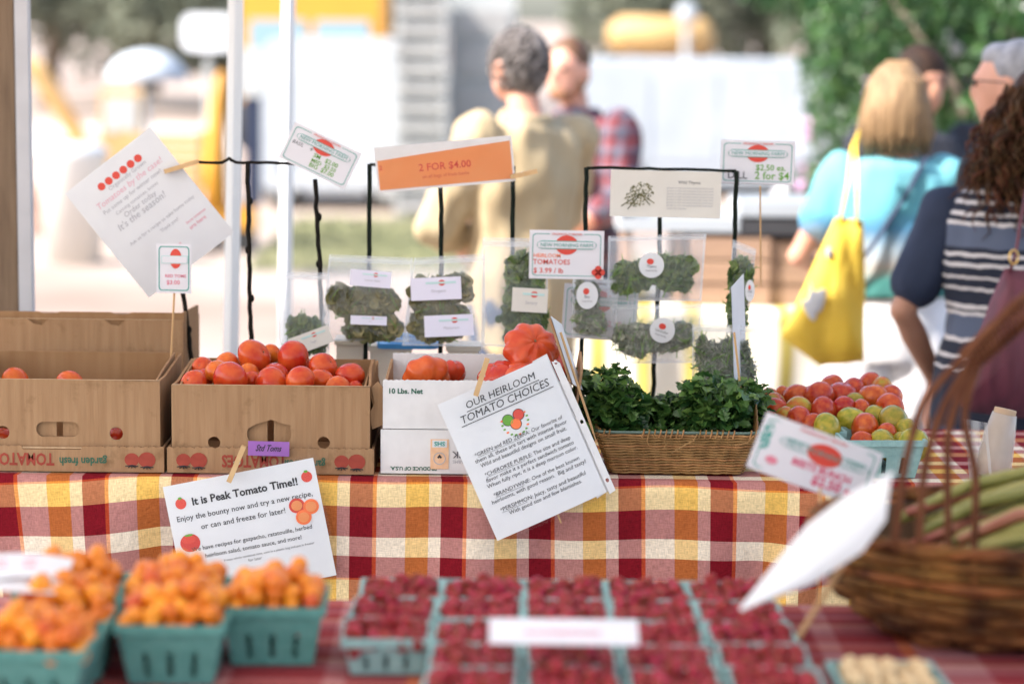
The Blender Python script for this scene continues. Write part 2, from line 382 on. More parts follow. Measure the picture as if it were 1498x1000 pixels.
M['turq'] = bands_mat('turquoise_print', [(.9,(.08,.32,.35)),(1.03,(.07,.30,.33)),(1.07,(.025,.12,.11)),(1.14,(.04,.18,.16)),(1.19,(.34,.31,.28)),(1.25,(.30,.38,.45)),(1.31,(.07,.22,.38)),(1.35,(.10,.34,.40)),(1.5,(.13,.37,.42))], noise_amt=.10, const=False)
M['shorts'] = mat('white_cotton', (.72,.70,.71), .9, (.66,.64,.66), 9, .2, 14)
M['navy'] = mat('navy_cotton', (.012,.020,.048), .85, (.018,.028,.062), 12, .2, 20)
M['blackcloth'] = mat('black_cotton', (.010,.011,.018), .85)
M['yellow_cloth'] = mat('yellow_cotton', (.82,.58,.06), .8, (.86,.64,.10), 7, .3, 14, trans=.2)
M['burgundy'] = mat('burgundy_leather', (.085,.012,.024), .55, (.13,.022,.038), 14, .5, 26, stretch=(3,3,.6))
M['gold'] = mat('brass', (.7,.45,.15), .3, metal=1)
M['denim'] = mat('blue_denim', (.025,.04,.08), .9, (.04,.06,.11), 30)
M['shirtplaid'] = plaid_shirt_mat('red_plaid_flannel')
M['white_paint'] = mat('white_paint', (.42,.45,.48), .6, (.34,.37,.40), 2)
M['white_post'] = mat('chalky_white_paint', (.50,.50,.53), .8, (.43,.43,.46), 9, .2, 30)
M['oldwood'] = mat('weathered_wood', (.115,.073,.045), .85, (.20,.135,.085), 12, .5, 40, stretch=(4,4,.4))
M['canvas'] = mat('white_canvas', (.80,.79,.77), .9, trans=.24)
M['rhubarb'] = mat('pale_green_stalk', (.21,.20,.045), .5, (.34,.30,.085), 14, .5, 30, stretch=(1,6,6), island=.25)
M['rhubarb_red'] = mat('red_stalk', (.30,.05,.05), .45, (.36,.16,.08), 9, island=.2)
M['kraft'] = mat('kraft_paper_tube', (.42,.29,.19), .8)
M['beige_food'] = mat('pale_potato', (.55,.38,.20), .7, (.62,.46,.27), 20)
M['asphalt_pad'] = mat('concrete_pavement', (.36,.34,.31), .9, (.42,.40,.37), 3, .2, 30)
M['yellow_paint'] = mat('construction_yellow', (.58,.27,.025), .5, (.54,.25,.025), 3)
M['cream_paint'] = mat('pale_tan_yellow', (.50,.31,.12), .6, (.42,.26,.10), 2)  # pale tan-yellow with slightly darker mottling
M['glassblue'] = mat('blue_tinted_glass', (.22,.34,.40), .2, spec=.6)
M['tyre'] = mat('tyre_rubber', (.02,.02,.02), .8)
M['concrete'] = mat('grey_concrete', (.40,.39,.37), .9, (.32,.31,.30), 5)
M['grey_metal'] = mat('grey_galvanised', (.42,.43,.42), .6, (.36,.37,.36), 3)
M['dark'] = mat('near_black_and_tray_shade', (.04,.04,.045), .8)  # plain near-black; also paints the shade under a rear-stall tray
M['leaf_shrub'] = mat('shrub_leaf', (.030,.085,.025), .5, (.06,.14,.04), 3, island=.5, trans=.3)
M['leaf_far'] = mat('hazed_tree_leaf', (.125,.145,.10), .7, (.20,.21,.155), .6, island=.35, trans=.3)  # leaf colour paled and greyed to stand in for distant haze
M['lilac'] = mat('lilac_blossom', (.52,.30,.48), .7, island=.2)
M['whiteflower'] = mat('white_blossom', (.75,.72,.74), .7)
M['bark'] = mat('bark', (.10,.075,.055), .9, (.15,.11,.08), 20, .5, 30)
M['crate_wood'] = mat('crate_wood', (.27,.165,.11), .8, (.42,.27,.18), 6, stretch=(.4,4,4))
M['blue_plastic'] = mat('blue_plastic', (.04,.26,.62), .4)
M['cream_card'] = mat('cream_carton', (.72,.66,.56), .8)
M['grass'] = mat('grass_blade', (.21,.22,.11), .85, (.27,.26,.15), .8)
def tomato_mat(name, c1, c2, ns=9, lo=.35, hi=.7):
    m = mat(name, c1, .22, c2, ns, .0, 30, coat=.15, sss=.0, detail=2, spec=.22)
    n, l = m.node_tree.nodes, m.node_tree.links
    b = n['Principled BSDF']; src = b.inputs['Base Color'].links[0].from_socket
    oi = n.new('ShaderNodeObjectInfo'); hs = n.new('ShaderNodeHueSaturation'); mr = n.new('ShaderNodeMapRange')
    mr.inputs['To Min'].default_value = .488; mr.inputs['To Max'].default_value = .512; l.new(oi.outputs['Random'], mr.inputs[0]); l.new(mr.outputs[0], hs.inputs['Hue'])
    mr2 = n.new('ShaderNodeMapRange'); mr2.inputs['To Min'].default_value = .85; mr2.inputs['To Max'].default_value = 1.12; l.new(oi.outputs['Random'], mr2.inputs[0]); l.new(mr2.outputs[0], hs.inputs['Value'])
    l.new(src, hs.inputs['Color']); l.new(hs.outputs[0], b.inputs['Base Color'])
    return m
M['tomato'] = tomato_mat('tomato_skin', (.50,.050,.010), (.62,.125,.018), 1.3)
M['heirloom'] = tomato_mat('heirloom_skin', (.46,.034,.014), (.56,.080,.026), 1.6)
M['zebra_red'] = tomato_mat('small_tomato_red', (.34,.022,.010), (.48,.08,.018), 2.2)
M['zebra_green'] = tomato_mat('small_tomato_green', (.20,.21,.020), (.40,.30,.035), 2.4)
M['zebra_mix'] = tomato_mat('small_tomato_half_ripe', (.45,.07,.018), (.30,.26,.03), 1.8)
M['cherry'] = tomato_mat('orange_cherry_skin', (.64,.145,.010), (.76,.27,.022), 2.0)
M['cherry_red'] = tomato_mat('deep_orange_cherry_skin', (.50,.080,.010), (.70,.16,.012), 2.0)

# ------------------------------------------------------------------ setting
GZ = -0.14                                                   # open ground lies one kerb below the market pavement
def sheet(name, x0, y0, x1, y1, z, m, n=1):
    o = MB().grid(lambda u, v: (x0+(x1-x0)*u, y0+(y1-y0)*v, z), n, n).build(name, m); return tag(o, kind='structure')
gm, gn, gl, gb = new_mat('sandy_ground'); gb.inputs['Roughness'].default_value = .95
gt = gn.new('ShaderNodeTexCoord'); g1 = gn.new('ShaderNodeTexNoise'); g1.inputs['Scale'].default_value = .22; g1.inputs['Detail'].default_value = 6; gl.new(gt.outputs['Object'], g1.inputs['Vector'])
gr = gn.new('ShaderNodeValToRGB'); gr.color_ramp.elements[0].position = .34; gr.color_ramp.elements[0].color = (.17,.105,.075,1); gr.color_ramp.elements[1].position = .52; gr.color_ramp.elements[1].color = (.33,.265,.22,1)
gl.new(g1.outputs['Fac'], gr.inputs[0]); gl.new(gr.outputs[0], gb.inputs['Base Color'])
sheet('ground', -400, -60, 400, 900, GZ, gm)
pv = MB().box((-6, -3, GZ+.004), (6, 5.62, 0)).build('pavement', M['asphalt_pad']); tag(pv, kind='structure')
sheet('lawn', -1.85, 16.6, .9, 20.8, GZ+.004, M['grass'])
mb = MB()
for i in range(9000):
    x, y = rnd.uniform(-1.85, .9), rnd.uniform(16.6, 20.8); h = rnd.uniform(.04, .09); a = rnd.uniform(0, 6.3); d = .012
    mb.add([(x-d*math.cos(a), y-d*math.sin(a), GZ+.004), (x+d*math.cos(a), y+d*math.sin(a), GZ+.004), (x+rnd.uniform(-.03,.03), y+rnd.uniform(-.03,.03), GZ+h)], [(0,1,2)])
tag(mb.build('grass', M['grass']), 'short green grass on the far lawn strip', 'grass', kind='stuff')
dirt = mat('red_dirt', (.16,.085,.055), .95, (.25,.15,.105), .8)
sheet('path', -9.0, 19.0, -3.7, 25.0, GZ+.004, dirt)
sheet('road', -60, 31, 60, 38, GZ+.004, mat('pale_road', (.45,.40,.37), .9, (.50,.45,.42), .4))

def leaves(centers, n, size, rs, flat=.0, aspect=.5, seed=1, shell=.55, boxy=False, holes=None):      # loose leaf-sized folded faces through ellipsoid clumps
    r = np.random.default_rng(seed); k = len(centers); vol = np.array([c[3]*c[4]*c[5] for c in centers]); idx = r.choice(k, n, p=vol/vol.sum())
    d = r.normal(size=(n,3)); d /= np.linalg.norm(d, axis=1)[:,None]; rad = (r.random(n)**(1/3))*(1-shell)+shell*r.random(n)**.25
    cc = np.array(centers)[idx]; p = cc[:,:3] + d*cc[:,3:6]*rad[:,None]
    q0 = r.uniform(-1, 1, size=(n,3)); a = r.normal(size=(n,3)); a /= np.linalg.norm(a, axis=1)[:,None]; b = np.cross(a, r.normal(size=(n,3))); b /= np.linalg.norm(b, axis=1)[:,None]
    s = size*(1+rs*(r.random(n)-.5)*2)
    a *= s[:,None]; b *= (s*aspect)[:,None]; nn = np.cross(a, b); nn /= np.linalg.norm(nn,axis=1)[:,None]; nn *= (s*.25)[:,None]
    if boxy: p = cc[:,:3] + np.sign(q0)*np.abs(q0)**.8*cc[:,3:6]*(1+.12*np.sin(q0[:,[1,2,0]]*7+seed))
    if holes is not None:
        keep = np.array([mnoise.noise(Vector((float(q[0])*38+seed, float(q[1])*10, float(q[2])*38))) > -holes for q in p]); p, a, b, nn = p[keep], a[keep], b[keep], nn[keep]; n = len(p)
    V = np.stack([p-a*.5, p+b*.5+nn, p+a*.5, p-b*.5+nn], 1).reshape(-1,3)
    F = [(4*i, 4*i+1, 4*i+2) for i in range(n)] + [(4*i, 4*i+2, 4*i+3) for i in range(n)]
    m = MB(); m.v = [tuple(q) for q in V]; m.f = F; return m
def tree(name, loc, h, rx, label, n, size, mm, group=None, low=.3, seed=1, cat='tree', flowers=None):
    t = thing(name, loc, label, cat, group); r = random.Random(seed)
    tr = MB().tube([(0,0,0),(.03*h,0,h*.3),(-.02*h,.02*h,h*.62)], [h*.032, h*.024, h*.010], 8)
    cl = []
    for i in range(9):
        a = r.uniform(0, 6.28); q = r.uniform(.1,.75); z = h*r.uniform(low+.12, .88)
        c = (math.cos(a)*rx*q, math.sin(a)*rx*q, z); cl.append((*c, rx*r.uniform(.32,.5), rx*r.uniform(.32,.5), h*r.uniform(.10,.17)))
        tr.tube([(0,0,h*r.uniform(.22,.5)), (c[0]*.5, c[1]*.5, z*.8), c], [h*.012, h*.008, h*.003], 6)
    tr.build('trunk', M['bark'], t, smooth=True)
    leaves(cl, n, size, .4, seed=seed, aspect=.55).build('crown', mm, t)
    if flowers:
        for fm, k in flowers:
            mb = MB()
            for i in range(k):
                c = r.choice(cl); d = Vector((r.gauss(0,1), r.gauss(0,1)-.6, r.gauss(0,1))).normalized()
                p = Vector(c[:3]) + Vector((d.x*c[3], d.y*c[4], d.z*c[5]))
                for q in range(9): mb.ell(p + Vector((r.gauss(0,.03), r.gauss(0,.03), r.gauss(0,.04))), r.uniform(.014,.028), 6, 4)
            mb.build('blossom', fm, t)
    return t
for i, (px, Y, h, rx, lab) in enumerate([(70,46,6.5,3.6,'grey green far tree at the far left edge'),(215,52,8,4.2,'hazy tree above the construction yard'),(330,44,6,3.0,'pale tree just left of the white tent pole'),(560,50,7,2.6,'far tree peeping between bus and grey pallets'),
        (985,40,7,2.6,'dark far tree above the yellow tank'),(1110,42,7.5,3.4,'pale green far tree above the white trailer'),(1260,36,7,3.2,'tall green tree behind the flowering shrub'),(1440,40,8,3.6,'dense green tree at the far right')]):
    p = PZ(px, 400, GZ); x = (px-749)/FPX*Y
    tree('shade_tree', (x, Y, GZ), h, rx, lab, 3600, .30, M['leaf_far'], 'trees along the far side', low=.05, seed=20+i)
for i, (px, Y, h, rx, lab) in enumerate([(1345,11.2,2.9,.95,'green flowering shrub behind the blond woman'),(1490,9.8,2.8,.9,'flowering shrub behind the silver-haired man'),(1300,13.4,2.6,.9,'leafy lilac-flowered shrub left of the blond woman')]):
    tree('flowering_shrub', ((px-749)/FPX*Y, Y, GZ), h, rx, lab, 5200, .075, M['leaf_shrub'], 'flowering shrubs', low=.0, seed=50+i, cat='shrub', flowers=[(M['lilac'], 9), (M['whiteflower'], 6)])

# market roof and posts (unseen roof, sized to keep the stall in open shade)
pole_a = P(340, 300, 5.5); pole_b = P(419, 300, 6.5)
t = thing('market_tent', (pole_a.x, 5.5, 0), 'white market tent canopy with slim white poles behind the stall', 'tent', world=True)
def canopy(u, v):
    x = -3.4 + 5.9*u; y = -.9 + 6.8*v
    return (x, y, 2.36 + .75*min(1-abs(2*u-1), 1-abs(2*v-1)))
MB().grid(canopy, 20, 20).build('canopy', M['canvas'], t)
vl = MB()
for (xa, ya, xb, yb) in ((-3.4,5.9,2.5,5.9), (-3.4,-.9,-3.4,5.9), (2.5,-.9,2.5,5.9)):
    vl.grid(lambda u, v: (xa+(xb-xa)*u, ya+(yb-ya)*u, 2.36-.2*v+.012*math.sin(u*40)*v), 30, 2)
vl.build('valance', M['canvas'], t)
M['tent_white'] = mat('tent_frame_white', (.74,.76,.78), .45)
for (x, y, lean, zb) in ((pole_a.x, 5.5, .021, 0), (pole_b.x, 6.5, .016, GZ), (-3.36, 5.86, 0, GZ), (-3.36,-.86,0,0), (2.46,-.86,0,0), (2.46,5.86,0,GZ)):
    p = MB(); q = .018
    p.tube([(x-lean*1.05, y, zb), (x, y, 1.1), (x+lean*1.1, y, 2.36)], q, 4).build('pole', M['tent_white'], t)
for (x, y, zb) in ((pole_a.x-.021, 5.5, 0), (pole_b.x-.016, 6.5, GZ)):
    MB().box((x-.05, y-.05, zb), (x+.05, y+.05, zb+.008)).build('foot_plate', M['white_paint'], t)
pr = P(24, 300, 5.2)
t = thing('pavilion_post', (pr.x, 5.2, 0), 'weathered wooden post with a white painted board at the left edge', 'post', world=True)
MB().box((pr.x-.16, 5.2, 0), (pr.x, 5.34, 2.9)).build('timber', M['oldwood'], t)
MB().box((pr.x+.002, 5.20, 0), (pr.x+.030, 5.235, 2.9)).build('white_board', M['white_post'], t)

# ------------------------------------------------------------------ tables and cloths
TZ = .76; TY = 4.375; FY = 3.435
def table(x0, x1, y0, y1, label):
    t = thing('trestle_table', ((x0+x1)/2, y0, 0), label, 'table', world=True)
    MB().box((x0, y0, TZ-.034), (x1, y1, TZ-.006)).build('table_top', M['oldwood'], t)
    for x in (x0+.08, x1-.12):
        for y in (y0+.06, y1-.10): MB().box((x, y, 0), (x+.04, y+.04, TZ-.034)).build('leg', M['oldwood'], t)
def sag(x):                                                  # how far the weave has slipped down the front edge
    px = x*788+749
    return float(np.interp(px, [-400,0,120,240,480,760,1180,1700], [.015,-.004,.004,.016,.008,.004,.000,-.004]))
def cloth(name, x0, x1, y0, y1, drop, label, uoff, nx=240, seed=0, crooked=True, mm='plaid'):
    bz = Vector((seed*3.1, 0, 0))
    prof = []
    for i in range(26): prof.append((y1 - (y1-y0)*i/25, TZ, -(y1-y0)*(1-i/25)))
    for i in range(1, 30): prof.append((y0, TZ - drop*i/29, drop*i/29))
    V, UV = [], []
    for (y, z, v) in prof:
        for i in range(nx+1):
            x = x0+(x1-x0)*i/nx
            nz = mnoise.noise(Vector((x*3.5, (y if v < 0 else 0)*3.5, max(v,0)*2.5))+bz)
            if v <= 0: q = Vector((x, y, z + .0012*nz))
            else:
                k = min(1, v/.25); fold = math.sin(x*8+nz*4.5)*.026*k + math.sin(x*19+nz*5)*.009*k
                q = Vector((x, y - .004 - .012*k + fold + .004*nz, z - .002*nz))
            if abs(v) < .02: q.y += .004*(1-abs(v)/.02)
            V.append(q); s_ = sag(x) if crooked else 0
            lean = .10*max(0, min(1, (-.55-x)/.35))*max(v,0) if crooked else 0
            UV.append((x + uoff - lean + .0055*nz + (0 if crooked else .004*mnoise.noise(Vector((x*3, y*5, 2)))), v - .015 + s_ + .0055*mnoise.noise(Vector((x*5, v*5, 9)))))
    n1 = nx+1; F = [(j*n1+i, (j+1)*n1+i, (j+1)*n1+i+1, j*n1+i+1) for j in range(len(prof)-1) for i in range(nx)]
    me = bpy.data.meshes.new(name); me.from_pydata([(q.x, q.y, q.z) for q in V], [], F)
    ul = me.uv_layers.new(name='UVMap'); li = np.empty(len(me.loops), dtype=np.int32); me.loops.foreach_get('vertex_index', li)
    ul.data.foreach_set('uv', np.array(UV)[li].astype(np.float32).ravel()); me.polygons.foreach_set('use_smooth', [True]*len(me.polygons)); me.materials.append(M[mm])
    return tag(link(name, me), label, 'tablecloth')
table(-1.45, 1.42, TY, TY+.60, 'table under the plaid cloth behind the boxes of tomatoes')
table(-1.35, 1.35, FY-.78, FY, 'front table carrying the berry baskets')
cloth('plaid_tablecloth', -1.47, 1.44, TY-.004, TY+.61, .52, 'red yellow and white plaid tablecloth hanging down the rear table', -(P(512.5, 745, TY).x) + .0)
cloth('striped_tablecloth', -1.37, 1.37, FY-.79, FY+.004, .02, 'red plaid tablecloth lying flat under the berry baskets', .03, seed=3, crooked=False, mm='plaid_flat')

# ------------------------------------------------------------------ cartons
def panel(name, outer, holes, th, mm, parent, Mx):
    vs, fs = outline_mesh(outer, holes, th); mb = MB().add(vs, fs)
    me = mb.mesh(name, mm); return link(name, me, parent, Mx)
def scallop(x0, x1, z, amp, n, r):
    return [(x0+(x1-x0)*i/n, z + (amp if i % 2 else 0) + r.uniform(-.0006,.0006)) for i in range(n+1)]
TH = .005
def I(x, y, z, rz=0): return Matrix.Translation((x, y, z)) @ Matrix.Rotation(rz, 4, 'Z')
def ring_outline(pts_fn): return pts_fn
def tomato_print(parent, x, z, y, r=.016):
    for dx, k in ((-.9, .85), (.85, 1.0)):
        vs, fs = outline_mesh(disc(0, 0, r*k, r*k*.92, 14), (), .0006)
        panel_o = link('tomato_print', MB().add(vs, fs).mesh('tomato_print', M['boxred_ink']), parent, I(x+dx*r, y-.0008-(.0004 if dx>0 else 0), z))
        mb = MB()
        for a in range(5):
            an = R(200+a*35); mb.tube([(x+dx*r, y-.0022, z-r*k*.75), (x+dx*r+math.cos(an)*r*.8, y-.0022, z-r*k*.75+math.sin(an)*r*.35)], .0009, 4)
        mb.build('stalk_print', M['black_ink'], parent)
def carton(px0, px1, Yf, z0, hin, depth, label, mirror_text, torn=False, holes=(), slot=None, lid=True, lidtext=None):
    a = P(px0, 610, Yf); b = P(px1, 610, Yf); W = b.x-a.x; cx = (a.x+b.x)/2
    t = thing('cardboard_carton', (cx, Yf, z0), label, 'carton', 'brown tomato cartons')
    hw = W/2
    hs = []
    if slot:
        sx, sz, sw, sh = slot
        hp = rrect(sx-sw/2, sz-sh/2, sx+sw/2, sz+sh/2, sh*.48, 6)
        if torn:
            hp = [q for q in hp if q[1] < sz+sh*.28]
            hp = [(sx+sw/2*.98, sz+sh*.42), (sx+sw*.30, sz+sh*.50), (sx+.004, sz+sh*.68), (sx-sw*.06, sz+sh*.60), (sx-sw*.30, sz+sh*.46)] + hp[1:]
            hp.sort(key=lambda q: math.atan2(q[1]-sz, q[0]-sx))
        hs.append(hp)
    for (x, z, r) in holes: hs.append(disc(x, z, r, n=16))
    zt = .006 + hin
    if slot:
        for x0_, x1_ in ((slot[0]-slot[2]*.62, slot[0]-.004), (slot[0]+.008, slot[0]+slot[2]*.62)): MB().box((x0_, .009, slot[1]-slot[3]), (x1_, .012, zt-.012)).build('liner', M['cardboard'], t)
    front = [(-hw, .006), (hw, .006), (hw, zt-.001), (0, zt+.0012), (-hw, zt)]
    panel('front_panel', front, hs, TH, M['cardboard'], t, I(0, 0, 0))
    panel('back_panel', [(-hw+TH+.001, .006), (hw-TH-.001, .006), (hw-TH-.001, zt+.012), (-hw+TH+.001, zt+.012)], [], TH, M['cardboard_in'], t, I(0, depth-TH, 0))
    for s in (-1, 1):
        panel('side_panel', [(TH+.001, .006), (depth, .006), (depth, zt+.010), (depth*.6, zt+.004), (depth*.25, zt-.002), (TH+.001, zt)], [], TH, M['cardboard_in'], t, I(s*hw + (0 if s > 0 else TH), 0, 0, R(90)))
        panel('inner_flap', [(.02, .02), (depth-.02, .02), (depth-.03, zt+.016), (.10, zt+.004), (.03, zt-.004)], [], TH*.7, M['cardboard_in'], t, I(s*(hw-.009) + (0 if s > 0 else TH), 0, 0, R(90)))
    MB().box((-hw+.007, .007, .008), (hw-.007, depth-.007, .012)).build('bottom_panel', M['cardboard_in'], t)
    MB().box((-hw+.001, .0006, zt+.0004), (hw-.001, .0046, zt+.0012)).build('cut_edge', M['cardedge'], t)
    if lid:                                                  # upturned printed lid that the carton stands in
        lw = hw+.008; lh = .047; r = random.Random(px0)
        top = scallop(lw, -lw, lh, .0022, 60, r)
        cut = [q for q in top if not (-.065 < q[0] - (slot[0] if slot else 0) < .045)] if not torn else top
        if not torn:
            sx = slot[0]; cut = [q for q in top if q[0] > sx+.046] + [(sx+.045, lh), (sx+.044, lh-.005), (sx-.064, lh-.005), (sx-.065, lh)] + [q for q in top if q[0] < sx-.066]
        panel('lid_front', [(-lw, .0005), (lw, .0005)] + cut, [], TH, M['cardboard'], t, I(0, -.0085, 0))
        MB().box((-lw+.002, -.0080, lh-.0035), (lw-.002, -.0045, lh-.001)).build('lid_cut_edge', M['cardedge'], t)
        for s in (-1, 1): panel('lid_side', [(0, .0005), (depth+.014, .0005), (depth+.014, lh), (0, lh)], [], TH, M['cardboard'], t, I(s*lw + (0 if s > 0 else TH), -.003, 0, R(90)))
        panel('lid_back', [(-lw, .0005), (lw, .0005), (lw, lh), (-lw, lh)], [], TH, M['cardboard'], t, I(0, depth+.012, 0))
        MB().box((-lw+.006, -.002, .001), (lw-.006, depth+.01, .004)).build('lid_bottom', M['cardboard'], t)
        for (s, xc, wd, hgt, mm, bold) in lidtext:
            mb = MB(); put_text(mb, s, 0, 0, width=wd, height=hgt, bold=bold)
            zc = .012
            mb.v = [(-x+xc, -.0095+0*y, zc+hgt-z) for x, y, z in mb.v]; mb.f = mb.f
            mb.build('lettering', mm, t)
        for xc in (-lw+.045, lw-.045): tomato_print(t, xc, .024, -.0085)
    return t, cx, hw
z697 = TZ + .004
lt = lambda f: [('TOMATOES', f*.055, .115, .021, M['boxred_ink'], .03), ('garden fresh', f*-.055+.012, .075, .013, M['darkgreen_ink'], .02)]
s_ = SCALE(P(140, 600, 4.41))
c1, cx1, hw1 = carton(-78, 234, 4.41, TZ+.002, .164, .30, 'open brown carton standing in an upturned printed lid, nearly empty', True, slot=(0.008, .078, .080, .028), holes=((.116,.071,.0125), (-.094,.071,.0125)),
    lidtext=[('TOMATOES', -.060, .125, .022, M['boxred_ink'], .03), ('garden fresh', .056, .088, .0150, M['darkgreen_ink'], .02)])
c2, cx2, hw2 = carton(251, 541, 4.41, TZ+.002, .157, .28, 'brown carton heaped with red tomatoes, torn hand slot', True, torn=True, slot=(-.003, .073, .082, .040), holes=((-.105,.056,.0115), (.098,.058,.0115)),
    lidtext=[('TOMATOES', -.030, .120, .022, M['boxred_ink'], .03), ('garden fresh', .062, .080, .0145, M['darkgreen_ink'], .02)])
# taller carton behind the left one, two layers of card with notches
a = P(-80, 500, 4.80); b = P(268, 500, 4.80); hw = (b.x-a.x)/2; zt = P(120, 467, 4.80).z - TZ - .002; zt2 = P(120, 456, 4.815).z - TZ - .002
t = thing('tall_cardboard_carton', ((a.x+b.x)/2, 4.80, TZ+.002), 'tall brown carton wall standing behind the nearly empty carton', 'carton', 'brown tomato cartons')
def notch(w_, z, xs, d):
    out = [(-w_, 0), (w_, 0), (w_, z)]
    for x in sorted(xs, reverse=True): out += [(x+.022, z), (x+.008, z-d), (x-.008, z-d*.8), (x-.02, z)]
    return out + [(-w_, z)]
n1 = [P(55, 470, 4.8).x - t.location.x, P(168, 470, 4.8).x - t.location.x]
panel('front_layer', notch(hw, zt, n1, .012), [], TH, M['cardboard'], t, I(0, 0, 0))
panel('rear_layer', notch(hw, zt2, [n1[0]+.02, n1[1]+.01], .005), [], TH, M['cardboard_in'], t, I(0, .012, 0))
panel('side_panel', [(.006, 0), (.22, 0), (.22, zt2-.01), (.006, zt2)], [], TH, M['cardboard_in'], t, I(hw, .018, 0, R(90)))
panel('side_panel', [(.006, 0), (.22, 0), (.22, zt2-.01), (.006, zt2)], [], TH, M['cardboard_in'], t, I(-hw+TH, .018, 0, R(90)))
panel('back_panel', [(-hw, 0), (hw, 0), (hw, zt2-.03), (-hw, zt2-.03)], [], TH, M['cardboard_in'], t, I(0, .245, 0))
MB().box((-hw+.001, .0005, zt+.0003), (hw-.024, .0045, zt+.001)).build('cut_edge', M['cardedge'], t)
# purple tape on the tomato carton
tp = P(393, 656, 4.392); t = thing('purple_label', tp, 'small purple handwritten tape label on the heaped carton', 'label')
MB().box((-.038, 0, -.0135), (.038, .001, .0135)).build('tape', M['purple'], t)
mb = MB(); put_text(mb, 'Std Toms', 0, -.0045, width=.048, height=.012, shear=.45, bold=.012); mb.build('lettering', M['black_ink'], t); t.rotation_euler = (0, R(1), 0)

# white ten pound cartons, one on the other
def white_carton(pxl, pxr, zb, h, depth, Yf, label, texts, upper):
    a = P(pxl, 610, Yf); b = P(pxr, 610, Yf); hw = (b.x-a.x)/2; cx = (a.x+b.x)/2
    t = thing('white_carton', (cx, Yf, zb), label, 'carton', 'white ten pound cartons')
    r = random.Random(5)
    top = scallop(hw, -hw, h, .0012, 70, r) if upper else [(hw, h), (-hw, h)]
    panel('front_panel', [(-hw, 0), (hw, 0)] + top, [], TH, M['whitecard'], t, I(0, 0, 0))
    hb = h + (.016 if upper else 0)
    panel('back_panel', [(-hw+.006, 0), (hw-.006, 0)] + (scallop(hw-.006, -hw+.006, hb, .0015, 60, r) if upper else [(hw-.006, hb), (-hw+.006, hb)]), [], TH, M['whitecard'], t, I(0, depth-TH, 0))
    for s in (-1, 1):
        panel('side_panel', [(TH+.001, 0), (depth-.006, 0), (depth-.006, h+.006), (TH+.001, h-.004)], [], TH, M['cardboard'], t, I(s*(hw-.002) + (0 if s > 0 else TH), 0, 0, R(90)))
    MB().box((-hw+.006, .007, .002), (hw-.006, depth-.007, .006)).build('bottom_panel', M['cardboard_in'], t)
    if upper:                                                # torn brown corner tabs on the left end
        panel('corner_tab', [(0, 0), (.026, .012), (.026, h-.02), (.010, h), (-.002, h-.012), (.004, .05), (-.006, .028)], [], TH, M['cardboard'], t, I(-hw-.020, .012, -.004))
        panel('end_flap', [(0, .02), (depth*.8, .03), (depth*.8, h+.012), (depth*.4, h+.008), (0, h-.012)], [], TH, M['cardboard_in'], t, Matrix.Translation((-hw-.004, .016, 0)) @ Matrix.Rotation(R(90), 4, 'Z') @ Matrix.Rotation(R(-14), 4, 'X'))
        panel('end_flap', [(0, .0), (depth*.9, .0), (depth*.8, h+.03), (.02, h+.022)], [], TH, M['cardboard'], t, Matrix.Translation((hw+.006, .01, 0)) @ Matrix.Rotation(R(90), 4, 'Z') @ Matrix.Rotation(R(8), 4, 'X'))
    for (s, x, z, hgt, mm, flip, bold) in texts:
        mb = MB(); wd, _ = put_text(mb, s, x, z, height=hgt, align='L', bold=bold)
        if flip: mb.v = [(2*x+wd-q[0], q[1], 2*z+hgt-q[2]) for q in mb.v]
        mb.build('lettering', mm, t)
    return t, cx, hw
zl = TZ+.003; hl = .082; hu = .090
w1, wcx, whw = white_carton(557, 838, zl, hl, .26, 4.415, 'white carton lying under the open one, print upside down', [('PRODUCE OF U.S.A.', -.160, .006, .0068, M['darkgreen_ink'], True, .03), ('WOMACK', -.045, .030, .012, M['grey_ink'], True, .02), ('FARMS', -.044, .020, .006, M['lightgrey_ink'], True, 0)], False)
w2, _, _ = white_carton(560, 836, zl+hl+.0015, hu, .25, 4.418, 'open white carton marked ten pounds net holding large heirloom tomatoes', [('10 Lbs. Net', -.163, .066, .0095, M['darkgreen_ink'], False, .03)], True)
st = thing('carton_sticker', P(643, 664, 4.4135), 'peach printed sticker upside down on the lower white carton', 'sticker')
MB().box((-.017, 0, -.028), (.017, .0007, .028)).build('backing', mat('peach_paper', (.72,.42,.24), .6, (.78,.52,.34), 90), st)
MB().box((-.0135, -.0005, .013), (.0135, 0, .026)).build('white_field', M['paper'], st)
mb = MB(); put_text(mb, 'SHS', 0, 0, width=.020, height=.008, bold=.03, y=-.0012); mb.v = [(-x, y, .0235-z) for x, y, z in mb.v]; mb.build('lettering', M['teal_ink'], st)
vs, fs = outline_mesh(disc(0, -.008, .0115), [disc(0, -.008, .0100)], .0004); MB().add([(x, y-.0008, z) for x, y, z in vs], fs).build('ring', M['lightgrey_ink'], st)
vs, fs = outline_mesh([(0,-.012),(.0045,-.006),(.002,-.004),(0,-.006),(-.002,-.004),(-.0045,-.006)], (), .0004); MB().add([(x, y-.0008, -.012-z) for x, y, z in vs], fs).build('heart', M['black_ink'], st)

